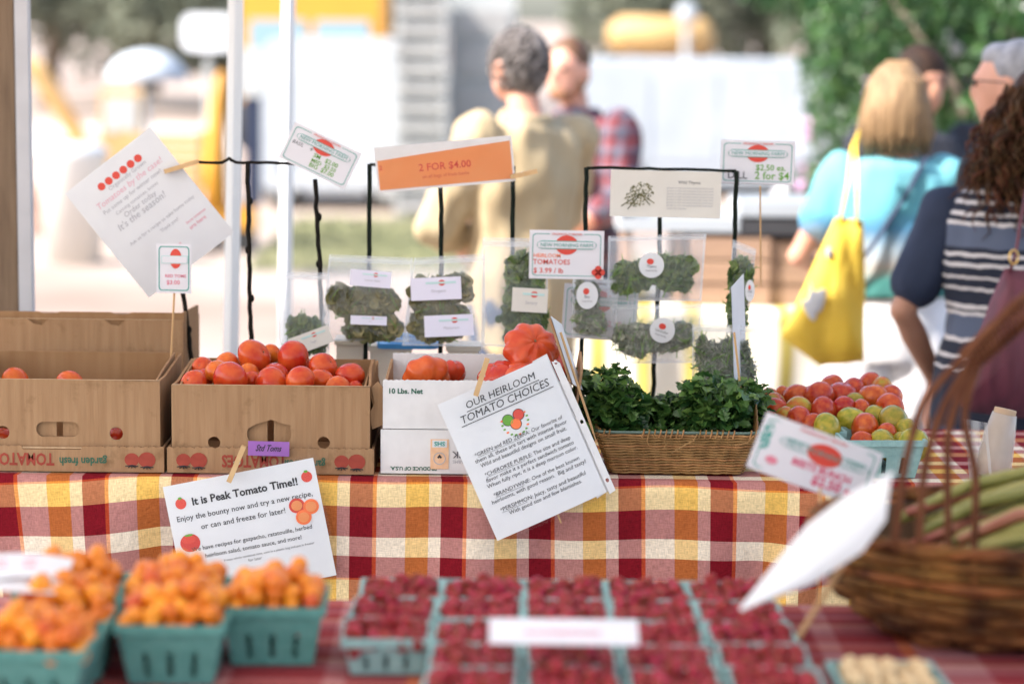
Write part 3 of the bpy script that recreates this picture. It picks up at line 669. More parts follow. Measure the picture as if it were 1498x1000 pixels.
# ------------------------------------------------------------------ tomatoes
def tomato_mesh(name, mm, ribs=0, depth=.0, flat=.86, seed=0, nu=28, nv=16):
    def fn(d, th, ph):
        k = 1 + (math.cos(ribs*th+seed)*depth*(math.sin(ph)**.6) if ribs else 0) + .035*mnoise.noise(d*1.6+Vector((seed*2.3,0,0)))
        if ph < .45: k -= .16*(1-ph/.45)**1.4               # dip at the stem end
        if ribs and ph < .9: k -= .05*abs(math.sin(ribs*th/2))*(1-ph/.9)
        return k
    return MB().ell((0,0,0), (1,1,flat), nu, nv, fn=fn).mesh(name, mm, smooth=True)
scar = MB()
for i in range(5):
    a = i*2*math.pi/5; scar.add([(0,0,.01), (math.cos(a-.35)*.10, math.sin(a-.35)*.10, .0), (math.cos(a)*.26, math.sin(a)*.26, .03), (math.cos(a+.35)*.10, math.sin(a+.35)*.10, .0)], [(0,1,2,3)])
scar.tube([(0,0,0),(0,0,.07)], [.06,.045], 7); SCAR = scar.mesh('stem_scar', mat('stem_scar', (.16,.10,.045), .8))
TM = [tomato_mesh('tomato', M['tomato'], seed=i, flat=.84+.03*i) for i in range(4)]
HM = [tomato_mesh('heirloom_tomato', M['heirloom'], ribs=n, depth=.055, flat=.66, seed=i, nu=48, nv=20) for i, n in enumerate((7, 8, 9))]
ZM = {k: [tomato_mesh('tomato', M[m_], seed=i+5, flat=.88, nu=22, nv=13) for i in range(3)] for k, m_ in (('R','zebra_red'),('G','zebra_green'),('M','zebra_mix'))}
def put_tomato(name, me, c, r, label, cat, group, tilt=None, scarz=None, seed=0):
    rr = random.Random(seed); o = link(name, me); o.location = c; o.scale = (r*rr.uniform(.94,1.06), r*rr.uniform(.94,1.06), r*rr.uniform(.90,1.04))
    o.rotation_euler = tilt if tilt else (rr.uniform(-2.2, 2.2), rr.uniform(-.8, .8), rr.uniform(0, 6.3))
    tag(o, label, cat, group)
    s = link('stem_scar', SCAR, o); s.location = (0, 0, scarz if scarz else .70)
    return o
def settle(items, fit=.93):                                           # slide along the line of sight until neighbours stop cutting into each other
    for it in range(60):
        for i in range(len(items)):
            for j in range(i+1, len(items)):
                a, b = items[i], items[j]; d = b[0]-a[0]; need = (a[1]+b[1])*fit
                if d.length < need:
                    k = (need-d.length)*.25; s = 1 if d.y >= 0 else -1
                    a[0] += (a[0]-CO).normalized()*(-s*k); b[0] += (b[0]-CO).normalized()*(s*k)
    return items
mid = [(372,522,26,4.60),(429,524,26,4.60),(473,537,21,4.56),(333,534,20,4.60),(296,539,17,4.60),(337,555,26,4.475),(283,561,20,4.475),(398,562,26,4.475),(439,558,23,4.475),(470,556,20,4.50),(512,550,21,4.53),(403,549,19,4.54),
       (365,547,16,4.53),(494,570,20,4.47),(318,544,18,4.53),(520,570,13,4.49),(396,517,14,4.66),(298,556,16,4.53),(368,556,14,4.49),(455,545,18,4.62),(420,556,13,4.56)]
its = [[P(px, py, Y), r/SCALE(P(px, py, Y))*1.03, px] for px, py, r, Y in mid]; settle(its); its.sort(key=lambda q: q[2])
for i, (c, r, px) in enumerate(its):
    put_tomato('tomato', TM[i % 4], c, r, 'ripe red tomato heaped in the torn-slot carton, %s counted from the left' % ORD[i], 'tomato', 'tomatoes heaped in the brown carton', seed=i)
for i, (px, py, r, Y, lab) in enumerate([(22,560,23,4.60,'red tomato low in the nearly empty carton, by the frame edge'),(102,562,22,4.60,'red tomato low in the nearly empty carton, above the hand slot'),(168,642,17,4.449,'tomato seen through the round vent hole of the left carton'),(3,642,18,4.449,'tomato seen through the vent hole at the picture edge')]):
    c = P(px, py, Y); put_tomato('tomato', TM[i % 4], c, r/SCALE(c), lab, 'tomato', 'tomatoes in the left carton', seed=70+i)
for i, (px, py, r, Y, tl, lab) in enumerate([(624,549,36,4.50,(-.9,.1,.4),'ribbed red heirloom tomato at the front of the white carton'),(656,547,27,4.58,(-.5,.5,1.2),'red heirloom tomato behind the ribbed one in the white carton'),
        (777,511,42,4.52,(.85,.05,.3),'biggest ribbed heirloom tomato on top, stem end facing us'),(728,549,30,4.49,(-.4,0,2),'heirloom tomato half hidden behind the clothespin')]):
    c = P(px, py, Y); put_tomato('heirloom_tomato', HM[i % 3], c, r/SCALE(c), lab, 'tomato', 'heirloom tomatoes', tilt=tl, scarz=.50, seed=90+i)
for i, (px, py, r, Y) in enumerate([(800,545,40,4.56),(770,552,34,4.47)]):
    c = P(px, py, Y); put_tomato('heirloom_tomato', HM[i], c, r/SCALE(c), ['large heirloom tomato propping up the top one, behind','large heirloom tomato propping up the top one, in front'][i], 'tomato', 'heirloom tomatoes', scarz=.5, seed=110+i)

# ------------------------------------------------------------------ moulded pulp baskets
def pulp_mesh(W, H, taper, slots=3, th=.0022):
    mb = MB(); b = W/2; a = b*taper
    def wall(rot):
        c, s = math.cos(rot), math.sin(rot)
        cols = 4*slots+3; us = [i/cols for i in range(cols+1)]; zs = [0, .12, .55, .78, 1.0]
        def pt(u, z, off):
            hw_ = a+(b-a)*z - off; x = (2*u-1)*hw_; y = -hw_; return (x*c-y*s, x*s+y*c, z*H + (.0 if off else 0))
        for off in (0, th):
            for i in range(cols):
                for j in range(4):
                    if j == 1 and i % 4 in (3,) and 2 < i < cols-1: continue
                    q = [pt(us[i], zs[j], off), pt(us[i+1], zs[j], off), pt(us[i+1], zs[j+1], off), pt(us[i], zs[j+1], off)]
                    mb.add(q if off == 0 else q[::-1], [(0,1,2,3)])
    for k in range(4): wall(k*math.pi/2)
    mb.add([(-a,-a,0),(a,-a,0),(a,a,0),(-a,a,0)], [(0,3,2,1)]); mb.add([(-a+th,-a+th,th),(a-th,-a+th,th),(a-th,a-th,th),(-a+th,a-th,th)], [(0,1,2,3)])
    rim = MB(); o, i_ = b+.0035, b-th
    for z0, z1 in ((H-.010, H+.0012),):
        vo = [(-o,-o),(o,-o),(o,o),(-o,o)]; vi = [(-i_,-i_),(i_,-i_),(i_,i_),(-i_,i_)]
        vs = [(x,y,z0) for x,y in vo]+[(x,y,z1) for x,y in vo]+[(x,y,z0) for x,y in vi]+[(x,y,z1) for x,y in vi]; fs = []
        for k in range(4):
            n = (k+1)%4; fs += [(k,n,4+n,4+k),(4+k,4+n,12+n,12+k),(8+n,8+k,12+k,12+n),(n,k,8+k,8+n)]
        rim.add(vs, fs)
    return mb, rim
def pulp_proto(W, H, taper, slots, mm): 
    a, b = pulp_mesh(W, H, taper, slots); return a.mesh('wall', mm), b.mesh('rim', mm)
def put_basket(proto, loc, rz, label, group, name='pulp_basket'):
    t = thing(name, loc, label, 'basket', group); t.rotation_euler = (0, 0, rz); link('wall', proto[0], t); link('rim', proto[1], t); return t
Z_ = [('R',1125,584,14),('R',1146,577,10),('M',1133,592,16),('R',1167,581,17),('R',1198,580,19),('R',1217,562,14),('R',1232,578,18),('R',1248,570,15),('R',1272,563,16),('R',1277,581,18),('M',1290,566,13),('R',1303,581,15),('G',1250,588,12),('R',1234,598,16),('R',1205,603,18),
      ('M',1168,600,17),('R',1133,603,17),('R',1301,597,18),('R',1262,599,13),('G',1246,614,17),('G',1282,608,15),('R',1265,626,19),('G',1306,619,20),('G',1326,630,15),('R',1296,636,14),('G',1292,646,16),('G',1300,658,13),('G',1336,651,19),('G',1210,626,17),('R',1170,614,16),('R',1262,647,14),('R',1188,622,14),('R',1188,577,12),('M',1150,612,15),('G',1318,648,14)]
its = []
for k, px, py, r in Z_:
    Y = float(np.interp(py, [555, 600, 660], [4.82, 4.62, 4.44])); c = P(px, py, Y); its.append([c, r/SCALE(c)*1.30, k, px])
settle(its, .70); its.sort(key=lambda q: q[3])
for i, (c, r, k, px) in enumerate(its):
    put_tomato('small_tomato', ZM[k][i % 3], c, r, '%s small tomato in the teal quart baskets, %s counted from the left' % ({'R':'red','G':'yellow-green','M':'half-ripe'}[k], ORD[i]), 'tomato', 'small tomatoes in the quart baskets', seed=200+i)
QB = pulp_proto(.150, .072, .80, 3, M['teal_light'])
for px, py, Y, lab in ((1292,664,4.41,'teal quart basket of yellow-green tomatoes, nearest the table edge'),(1175,640,4.50,'teal quart basket of red tomatoes beside the parsley basket'),(1262,610,4.62,'teal quart basket in the middle of the small tomatoes'),(1160,600,4.68,'rear teal quart basket next to the grey herb bag')):
    c = P(px, py, Y); put_basket(QB, (c.x, Y+.075, TZ+.002 + (0 if Y < 4.6 else .02)), R(3), lab, 'teal quart baskets of tomatoes')
for px, Y in ((1262,4.62),(1160,4.68)):
    c = P(px, 600, Y); o = MB().box((c.x-.07, Y+.005, TZ+.001), (c.x+.07, Y+.14, TZ+.0215)).build('wooden_riser', M['crate_wood'], origin=(c.x, Y, TZ)); tag(o, 'low wooden riser under the %s rear quart basket' % ('middle' if px > 1200 else 'left'), 'riser')

# ------------------------------------------------------------------ wicker basket of parsley
bc = P(990, 700, 4.43); BX, BY = bc.x, 4.43
def rect_path(hw, hd, n, r=.02):                             # rounded rectangle, front side first
    pts = rrect(-hw, -hd, hw, hd, r, 4); L = []; tot = 0
    for i in range(len(pts)):
        a, b = pts[i], pts[(i+1) % len(pts)]; d = math.dist(a, b); L.append((tot, a, b, d)); tot += d
    out = []
    for k in range(n):
        s = tot*k/n
        for (t0, a, b, d) in L:
            if t0 <= s < t0+d+1e-9 and d > 1e-9:
                u = (s-t0)/d; out.append((a[0]+(b[0]-a[0])*u, a[1]+(b[1]-a[1])*u)); break
    return out
t = thing('wicker_basket', (BX, BY+.085, TZ+.003), 'rectangular brown wicker basket full of fresh parsley', 'basket')
BH = .078; hwB = .122; hwT = .150; hdB = .075; hdT = .095; NS = 40
weave = MB()
rows = 15
for k in range(rows):
    u = (k+.5)/rows; z = BH*u; hw = hwB+(hwT-hwB)*u; hd = hdB+(hdT-hdB)*u
    pts = rect_path(hw, hd, NS*4); q = []
    for i, (x, y) in enumerate(pts):
        ph = math.cos(math.pi*(i/4) + (math.pi if k % 2 else 0)); L = math.hypot(x/hw, y/hd)+1e-6
        nx, ny = (x/hw**1.0, y/hd**1.0); l_ = math.hypot(nx, ny)
        fx, fy = (1 if abs(x) >= hw-.021 else 0, 1 if abs(y) >= hd-.021 else 0)
        q.append((x + math.copysign(.0034*ph*fx, x), y + math.copysign(.0034*ph*fy, y), z + .0006*math.sin(i*.7+k)))
    q.append(q[0]); weave.tube(q, .00235, 5, cap=False)
wv = weave.build('weave', M['wicker'], t, smooth=True); wv['kind'] = 'stuff'
stakes = MB()
pb = rect_path(hwB, hdB, NS); pt_ = rect_path(hwT, hdT, NS)
for (x0, y0), (x1, y1) in zip(pb, pt_): stakes.tube([(x0, y0, 0), (x1, y1, BH+.003)], .0021, 5)
sk_ = stakes.build('stakes', M['wicker'], t, smooth=True); sk_['kind'] = 'stuff'
mb = MB(); n = 40; lo = rect_path(hwB-.004, hdB-.004, n); hi = rect_path(hwT-.004, hdT-.004, n)
mb.add([(x, y, .001) for x, y in lo]+[(x, y, BH) for x, y in hi], [(i, (i+1)%n, n+(i+1)%n, n+i) for i in range(n)]+[tuple(range(n))]).build('lining', M['lining'], t)
rp = rect_path(hwT+.001, hdT+.001, 64)
MB().tube([(x, y, BH+.003) for x, y in rp]+[(*rp[0], BH+.003)], .003, 6).build('rim_wire', M['greenwire'], t, smooth=True)
wr = MB()
for k, (x, y) in enumerate(rect_path(hwT, hdT, 90)):
    if mnoise.noise(Vector((x*31, y*31, 3))) > -.05: wr.tube([(x, y-.005, BH-.006), (x+.003, y-.006, BH+.004), (x+.004, y+.004, BH+.007)], .0016, 4)
wo = wr.build('rim_binding', M['wicker'], t); wo['kind'] = 'stuff'
for pts in ([(.035,-.102,.080),(.028,-.106,.068),(.008,-.108,.058),(-.012,-.107,.045)], [(-.022,-.103,.078),(-.026,-.106,.066),(-.022,-.107,.060),(-.026,-.107,.052)], [(-.055,-.103,.078),(-.058,-.107,.066),(-.054,-.107,.058)], [(.14,-.1,.078),(.128,-.108,.066),(.105,-.108,.06)]): MB().tube(pts, .0012, 4).build('loose_strand', M['wicker'], t)
eh = MB()
for s, up in ((-1, .035), (1, .045)):                        # raised woven ends
    for k in range(9): eh.tube([(s*(hwT-.002), -.085+.01*k, BH), (s*(hwT+.001), -.06+.01*k, BH+up*(1-abs(k-4)/5.)), (s*(hwT-.002), -.045+.01*k, BH)], .0022, 5)
e_ = eh.build('woven_end', M['wicker'], t, smooth=True); e_['kind'] = 'stuff'
# parsley bunches: tied stems fanning into lobed leaves
def parsley(loc, h, spread, lean, label, seed, n_st=46):
    r = random.Random(seed); t = thing('parsley_bunch', loc, label, 'parsley', 'bunches of parsley')
    st, lf = MB(), MB()
    for i in range(n_st):
        a = r.uniform(0, 6.28); q = math.sqrt(r.random()); hh = h*r.uniform(.45, 1.12)
        top = Vector((math.cos(a)*q*spread + lean[0], math.sin(a)*q*spread*.75 + lean[1], hh*(1-.25*q*q)))
        base = Vector((math.cos(a)*q*.010, math.sin(a)*q*.010, 0)); neck = Vector((math.cos(a)*q*.011, math.sin(a)*q*.011, .045))
        mid = neck.lerp(top, .55) + Vector((0, 0, .012))
        st.tube([base, neck, mid, top], [.0018, .0017, .0014, .0009], 4)
        for k in range(13):
            u = r.uniform(.35, 1.05); p = (neck.lerp(mid, u*1.6) if u < .6 else mid.lerp(top, (u-.6)/.45)) + Vector((r.gauss(0,.008), r.gauss(0,.008), r.gauss(0,.006)))
            d = Vector((math.cos(a)*q + r.gauss(0,.7), math.sin(a)*q + r.gauss(0,.7) - .25, r.gauss(.15,.5))).normalized()
            sd_ = d.cross(Vector((r.gauss(0,.4), r.gauss(0,.4), 1))).normalized(); nn = sd_.cross(d); L = r.uniform(.016, .030)
            prof = [(0,0),(.25,.34),(.42,.22),(.55,.52),(.72,.26),(.80,.36),(1.0,0),(.80,-.36),(.72,-.26),(.55,-.52),(.42,-.22),(.25,-.34)]
            lf.add([p + d*(L*x) + sd_*(L*y) + nn*(L*(.28*abs(y) - .25*x*x)) for x, y in prof], [(0,1,2,3,4,5,6),(0,6,7,8,9,10,11)])
    st.build('stems', M['parsley_stem'], t, smooth=True); o = lf.build('leaves', M['parsley'], t); o['kind'] = 'stuff'
    b = MB(); b.tube([(math.cos(k*.4)*.0135, math.sin(k*.4)*.0135, .034+.0006*k) for k in range(34)], .0022, 5); b.build('rubber_band', M['rubber'], t)
    return t
for i, (px, py, Y, h, sp, ln, lab) in enumerate([(903,668,4.475,.135,.062,(0,.01),'parsley bunch with rubber band at the left of the wicker basket'),(1050,668,4.475,.140,.066,(-.005,.01),'parsley bunch with rubber band at the right of the wicker basket'),
        (885,650,4.55,.150,.070,(-.01,.01),'parsley bunch at the rear left of the wicker basket'),(1038,650,4.55,.145,.060,(0,.0),'parsley bunch at the rear middle of the wicker basket'),(968,655,4.54,.085,.050,(0,.0),'short parsley bunch sunk between the two banded bunches'),(1075,655,4.55,.125,.055,(.01,0),'parsley bunch at the rear right beside the woven end')]):
    c = P(px, py, Y); parsley((c.x, Y, TZ+.03), h, sp, ln, lab, 300+i)
mb = leaves([(BX-.01, 4.47, TZ+.070, .12, .045, .016)], 700, .020, .4, seed=9, aspect=.16, shell=.2)
tag(mb.build('loose_herb', M['parsley']), 'loose feathery herb sprigs lying along the wicker basket rim', 'herb', kind='stuff')

# ------------------------------------------------------------------ black wire racks
def rack(name, posts, bar, label, Y=4.86, arm=None, twig=False):
    b0 = P(*posts[0][-1], Y); t = thing(name, (b0.x, Y, TZ), label, 'rack', 'black herb bag racks', world=True)
    mm = M['twig'] if twig else M['iron']; r = random.Random(len(label))
    for pts in posts:
        q = []
        for i in range(len(pts)-1):
            a, b = P(*pts[i], Y), P(*pts[i+1], Y)
            for k in range(10): q.append(a.lerp(b, k/10) + Vector((r.gauss(0,.0008), 0, 0)))
        e = P(*pts[-1], Y); q.append(e)
        if e.z > TZ: q.append(Vector((e.x + (e.x-q[-2].x)*.3, Y, TZ+.002)))
        rad = [.0046*(1+.22*abs(mnoise.noise(p*37))) for p in q]
        m_ = MB().tube(q, rad, 7)
        if twig:
            for k in range(4, len(q)-2, 5): m_.ell(q[k]+Vector((.003*(-1)**k,0,0)), (.006,.005,.009), 6, 5)
        m_.build('post', mm, t, smooth=True)
        if e.z > TZ: MB().ell((q[-1].x, Y, TZ+.004), (.03,.03,.004), 12, 4).build('foot', mm, t)
    q = [P(*p, Y) for p in bar]; fine = []
    for a, b in zip(q, q[1:]): fine += [a.lerp(b, k/6) + Vector((0,0,r.gauss(0,.0006))) for k in range(6)]
    MB().tube(fine+[q[-1]], .0034, 6).build('top_bar', mm, t, smooth=True)
    return t
rack('twig_rack', [[(262,246),(268,430),(284,560)], [(362,237),(364,380),(368,520)], [(461,262),(468,400),(474,545)]], [(288,238),(325,238),(335,232),(345,238),(410,238),(462,244)], 'knobbly black rack holding the tilted flyer and the striped price card', twig=True)
rack('wire_rack', [[(541,240),(540,380),(533,545)], [(645,244),(645,400),(644,545)], [(751,243),(749,400),(747,545)]], [(541,241),(645,243),(751,243)], 'black wire rack behind the orange sign')
rack('wire_rack', [[(858,245),(855,400),(848,600)], [(967,246),(964,400),(954,600)], [(1077,250),(1074,400),(1068,600)]], [(858,245),(967,247),(1077,250)], 'black wire rack holding the botanical herb card')

# ------------------------------------------------------------------ signs
class Sign:
    def __init__(s, name, TL, TR, BL, Y, label, cat='sign', group=None, mm='paper', th=.0008, dY=(0,0,0), bend=0.0, bendz=0.0):
        a, b, c = P(*TL, Y+dY[0]), P(*TR, Y+dY[1]), P(*BL, Y+dY[2])
        s.W = (b-a).length; s.H = (a-c).length
        ex = (b-a).normalized(); ez = (a-c); ez = (ez - ex*ez.dot(ex)).normalized(); ey = ez.cross(ex)
        s.t = thing(name, (0,0,0), label, cat, group)
        m4 = Matrix((ex, ey, ez)).transposed().to_4x4(); m4.translation = a; s.t.matrix_world = m4
        s.bend, s.bendz = bend, bendz
        nu, nv = 16, 12
        f = lambda u, v, o: s.wp((s.W*u, o, -s.H*v))
        mb = MB().grid(lambda u, v: f(u, v, 0), nu, nv); n = len(mb.v); mb.grid(lambda u, v: f(u, v, th), nu, nv)
        k = (nu+1)*(nv+1)
        mb.f = [tuple(reversed(q)) for q in mb.f[:nu*nv]] + mb.f[nu*nv:]
        mb.build('sheet', M[mm], s.t, smooth=True)
    def wp(s, p):
        u = p[0]/s.W - .5; v = -p[2]/s.H - .5
        return (p[0], p[1] + s.bend*(u*u*4-1) + s.bendz*(v*v*4-1), p[2])
    def add(s, name, mb, mm): mb.v = [s.wp(q) for q in mb.v]; return mb.build(name, M[mm], s.t)
    def text(s, items, mm, bold=0., shear=0., lay=1):        # (string, x fraction of centre, y fraction of baseline, width fraction)
        mb = MB()
        for it in items:
            st_, x, y, wd = it[:4]; put_text(mb, st_, x*s.W, -y*s.H, width=wd*s.W, bold=bold, shear=shear, y=-.0006*lay, rot=it[4] if len(it) > 4 else 0)
        return s.add('lettering', mb, mm)
    def shape(s, name, outer, holes, mm, lay=1):             # outline in fractions of the sheet
        f = lambda q: (q[0]*s.W, -q[1]*s.H)
        vs, fs = outline_mesh([f(q) for q in outer], [[f(q) for q in h] for h in holes], .0003)
        return s.add(name, MB().add([(x, y-.0005*lay, z) for x, y, z in vs], fs), mm)
    def rule(s, x0, x1, y, h=.004):
        mb = MB().grid(lambda u, v: ((x0+(x1-x0)*u)*s.W, -.0012, -(y+h*v)*s.H), 10, 1); return s.add('underline', mb, 'black_ink')
    def ratio(s): return s.W/s.H
    def logo(s, cx=.5, cy=.30, k=1.0, frame=True, brand=True):
        ra = s.ratio()
        if frame:
            lw = .010; o = rrect(.04, .07, .96, .94, .07); 
            def st(x0, y0, x1, y1, nm): s.shape(nm, [(x0,y0),(x1,y0),(x1,y1),(x0,y1)], [], 'teal_ink')
            fr = [(x, y) for x, y in rrect(.04, .07*1, .96, .94, .06)]
            ou = [(x, y) for x, y in fr]; inn = [(.5+(x-.5)*(1-2*lw), .5+(y-.5)*(1-2*lw*ra)) for x, y in fr]
            s.shape('border', ou, [inn], 'teal_ink')
            s.shape('border_gap', [(.27,.055),(.73,.055),(.73,.095),(.27,.095)], [], 'card', 2)
            s.text([('ORGANICALLY GROWN', .5, .095, .40)], 'logo_red', bold=.01, lay=3)
        s.shape('tomato_emblem', disc(cx, cy, .155*k, .20*k), [], 'logo_red', 2)
        b = .40*k; h = .085*k
        s.shape('band', rrect(cx-b, cy-h, cx+b, cy+h, h*.98), [], 'teal_ink', 3)
        s.shape('band_face', rrect(cx-b+.010, cy-h+.018*k, cx+b-.010, cy+h-.018*k, h*.6), [], 'card', 4)
        s.text([('NEW MORNING FARM', cx, cy+.036*k, .70*k)], 'teal_ink', bold=.0, lay=5)
def clothespin(pa, pb, Y, label, dYb=0.):
    a, b = P(*pa, Y), P(*pb, Y+dYb); L = (b-a).length; ex = (b-a).normalized(); ey = Vector((0,1,0)); ey = (ey-ex*ey.dot(ex)).normalized(); ez = ex.cross(ey)
    t = thing('clothespin', (0,0,0), label, 'clothespin', 'wooden clothespins'); m4 = Matrix((ex, ey, ez)).transposed().to_4x4(); m4.translation = a; t.matrix_world = m4
    for s, y in ((0, -.0075), (1, .0010)):
        mb = MB(); prof = [(0,.0045),(L*.55,.0062),(L,.0030)]
        for (x0, h0), (x1, h1) in zip(prof, prof[1:]):
            mb.add([(x0,y,-.0045),(x0,y+h0,-.0045),(x0,y+h0,.0045),(x0,y,.0045),(x1,y,-.0045),(x1,y+h1,-.0045),(x1,y+h1,.0045),(x1,y,.0045)], [(0,1,5,4),(1,2,6,5),(2,3,7,6),(3,0,4,7),(0,3,2,1),(4,5,6,7)])
        mb.build('jaw', M['pine'], t)
    MB().tube([(L*.45+.003*math.cos(k*.8), -.001+.006*math.sin(k*.8), -.0058+.0008*k) for k in range(15)], .0008, 4).build('spring', M['steel'], t)
    return t
def skewer(pa, pb, Y, label, dY=0., r=.0019, cat='skewer'):
    a, b = P(*pa, Y), P(*pb, Y+dY); mb = MB(); q = [a.lerp(b, k/6) for k in range(7)]
    t = thing('bamboo_skewer', b, label, cat, 'bamboo sign skewers', world=True); mb.tube(q, [r]*6+[r*.4], 6).build('stick', M['skewer'], t); return t

# heirloom choices
s = Sign('heirloom_sign', (640,592), (800,521), (729,790), 4.315, 'tilted typed list of heirloom tomato choices in a plastic sleeve', dY=(.01,.035,-.01), bend=.006)
s.text([('OUR HEIRLOOM', .53, .105, .63), ('TOMATO CHOICES', .53, .185, .80)], 'black_ink', shear=.18, lay=2)
s.rule(.20, .86, .120, .005); s.rule(.11, .95, .200, .005)
for cx, cy, m_ in ((.485,.285,'green_ink'),(.585,.278,'logo_red'),(.535,.328,'orange_ink')):
    s.shape('tomato_outline', disc(cx, cy, .050, .050*s.ratio()), [], 'black_ink', 1); s.shape('tomato_drawing', disc(cx, cy, .044, .044*s.ratio()), [], m_, 2)
for i in range(13):
    a = R(-20+i*18.5); x0, y0 = .535+.11*math.cos(a), .31+.115*math.sin(a)*s.ratio()
    s.shape('leaf_mark', disc(x0, y0, .013, .007, 6), [], 'green_ink' if i % 3 else 'orange_ink', 1)
L_ = ['*GREEN and RED ZEBRA: Our favorite of','them all, these are tart with intense flavor','Wild and beautiful designs on small fruit.','*CHEROKEE PURPLE: The size and deep','flavor make it a perfect sandwich tomato','When fully ripe, it is a deep maroon color.','*BRANDYWINE: One of the best known','heirlooms, with good reason.  Big and tasty!','*PERSIMMON: Juicy, tasty and beautiful','With good size and few blemishes.']
yy = [.455,.495,.535,.602,.642,.682,.752,.792,.862,.902]; ww = [.80,.84,.78,.78,.80,.82,.78,.86,.78,.66]
s.text([(q, .515, y-.03, w_) for q, y, w_ in zip(L_, yy, ww)], 'black_ink', shear=.12, lay=2)
for y, w_ in ((.455,.40),(.602,.36),(.752,.27),(.862,.24)): s.rule(.13, .12+w_, y-.0235, .0018)
mb = MB().grid(lambda u, v: (-.004+(s.W+.008)*u, -.003-.0007*math.sin(9*u+5*v), .005-(s.H+.011)*v), 14, 14); s.add('plastic_sleeve', mb, 'film_sleeve')
vs, fs = outline_mesh([(s.W+.004,-.012),(s.W+.017,-.020),(s.W+.017,-s.H-.004),(s.W+.004,-s.H-.006)], [disc(s.W+.0105,-s.H*f_,.0032,.0042,10) for f_ in (.06,.50,.93)], .0006); s.add('punched_strip', MB().add(vs, fs), 'whitecard')
vs, fs = outline_mesh([(s.W-.028,.002),(s.W+.002,.004),(s.W+.006,-s.H),(s.W-.02,-s.H-.004)], [], .0008); s.add('rear_sheet', MB().add([(x, y+.004, z) for x, y, z in vs], fs), 'whitecard')
clothespin((713,524), (696,578), 4.300, 'clothespin clamping the heirloom list to the white carton')
skewer((816,752), (821,765), 4.33, 'skewer tip poking out below the heirloom list')

# peak tomato time
s = Sign('recipe_sign', (238,712), (458,669), (271,884), 4.335, 'landscape notice about peak tomato time and free recipes', dY=(0,.012,-.015), bend=.004)
s.text([('It is Peak Tomato Time!!', .52, .195, .70)], 'black_ink', bold=.030)
s.text([('Enjoy the bounty now and try a new recipe,', .50, .31, .90), ('or can and freeze for later!', .475, .405, .56)], 'black_ink', bold=.006)
s.text([('We have recipes for gazpacho, ratatouille, herbed', .505, .575, .80), ('heirloom salad, tomato sauce, and more!', .505, .645, .64)], 'black_ink', bold=.006)
s.text([('Freeze whole tomatoes now, core in a plastic bag and put in freezer', .60, .705, .60), ('for later', .50, .745, .09)], 'grey_ink')
s.shape('tomato_picture', disc(.095, .165, .036, .036*s.ratio()), [], 'logo_red'); s.shape('tomato_picture', disc(.935, .145, .036, .036*s.ratio()), [], 'logo_red')
for cx, cy in ((.095,.165),(.935,.145)): s.shape('calyx_picture', disc(cx, cy-.045, .014, .012, 7), [], 'green_ink', 2)
s.shape('heirloom_picture', disc(.105, .50, .066, .060*s.ratio()), [], 'red_ink'); s.shape('heirloom_shine', disc(.10, .47, .045, .028*s.ratio()), [], 'logo_red', 2); s.shape('calyx_picture', disc(.105, .435, .03, .010, 8), [], 'green_ink', 3)
for i, (cx, cy, m_) in enumerate(((.835,.365,'logo_red'),(.925,.395,'orange_ink'),(.865,.47,'orange_ink'))):
    s.shape('slice_picture', disc(cx, cy, .052, .050*s.ratio()), [], m_, 1+i); s.shape('slice_flesh', disc(cx, cy, .036, .034*s.ratio()), [], 'orange_paper', 4+i)
mb = MB().grid(lambda u, v: (-.003+(s.W+.009)*u, -.003-.0008*math.sin(7*u+4*v), .006-(s.H+.012)*v), 14, 14); s.add('plastic_sleeve', mb, 'film_sleeve')
clothespin((357,652), (335,704), 4.312, 'clothespin holding the peak tomato notice to the carton lid')

# tilted flyer on the twig rack
s = Sign('tilted_flyer', (95,283), (220,186), (207,443), 4.845, 'tilted white flyer with six small tomatoes hanging from a rack', bend=.006, bendz=.004, dY=(0,0,.02))
for i in range(6): s.shape('tomato_dot', disc(.31+.085*i, .125, .036, .036*s.ratio()), [], 'logo_red'); 
s.text([('Organically Grown', .56, .19, .42)], 'lightgrey_ink'); s.text([('Tomatoes by the case!', .53, .255, .74)], 'palepink_ink', shear=.2)
s.text([('Put some up for winter now!', .50, .31, .66), ('Canning tomatoes, boxes', .50, .365, .48), ('Order today', .49, .42, .36)], 'lightgrey_ink', shear=.1)
s.text([("It's the season!", .46, .475, .54)], 'lightgrey_ink', shear=.2)
s.text([('Ask us for a recipe to take home today', .55, .61, .74), ('Thank you!', .58, .67, .20)], 'lightgrey_ink'); s.text([('Sauce tomatoes', .82, .735, .22), ('are here', .80, .785, .18), ('Case price', .45, .83, .22), ('ask us', .40, .88, .18)], 'pink_ink')
clothespin((241,251), (290,236), 4.835, 'clothespin gripping the tilted flyer on the twig rack')

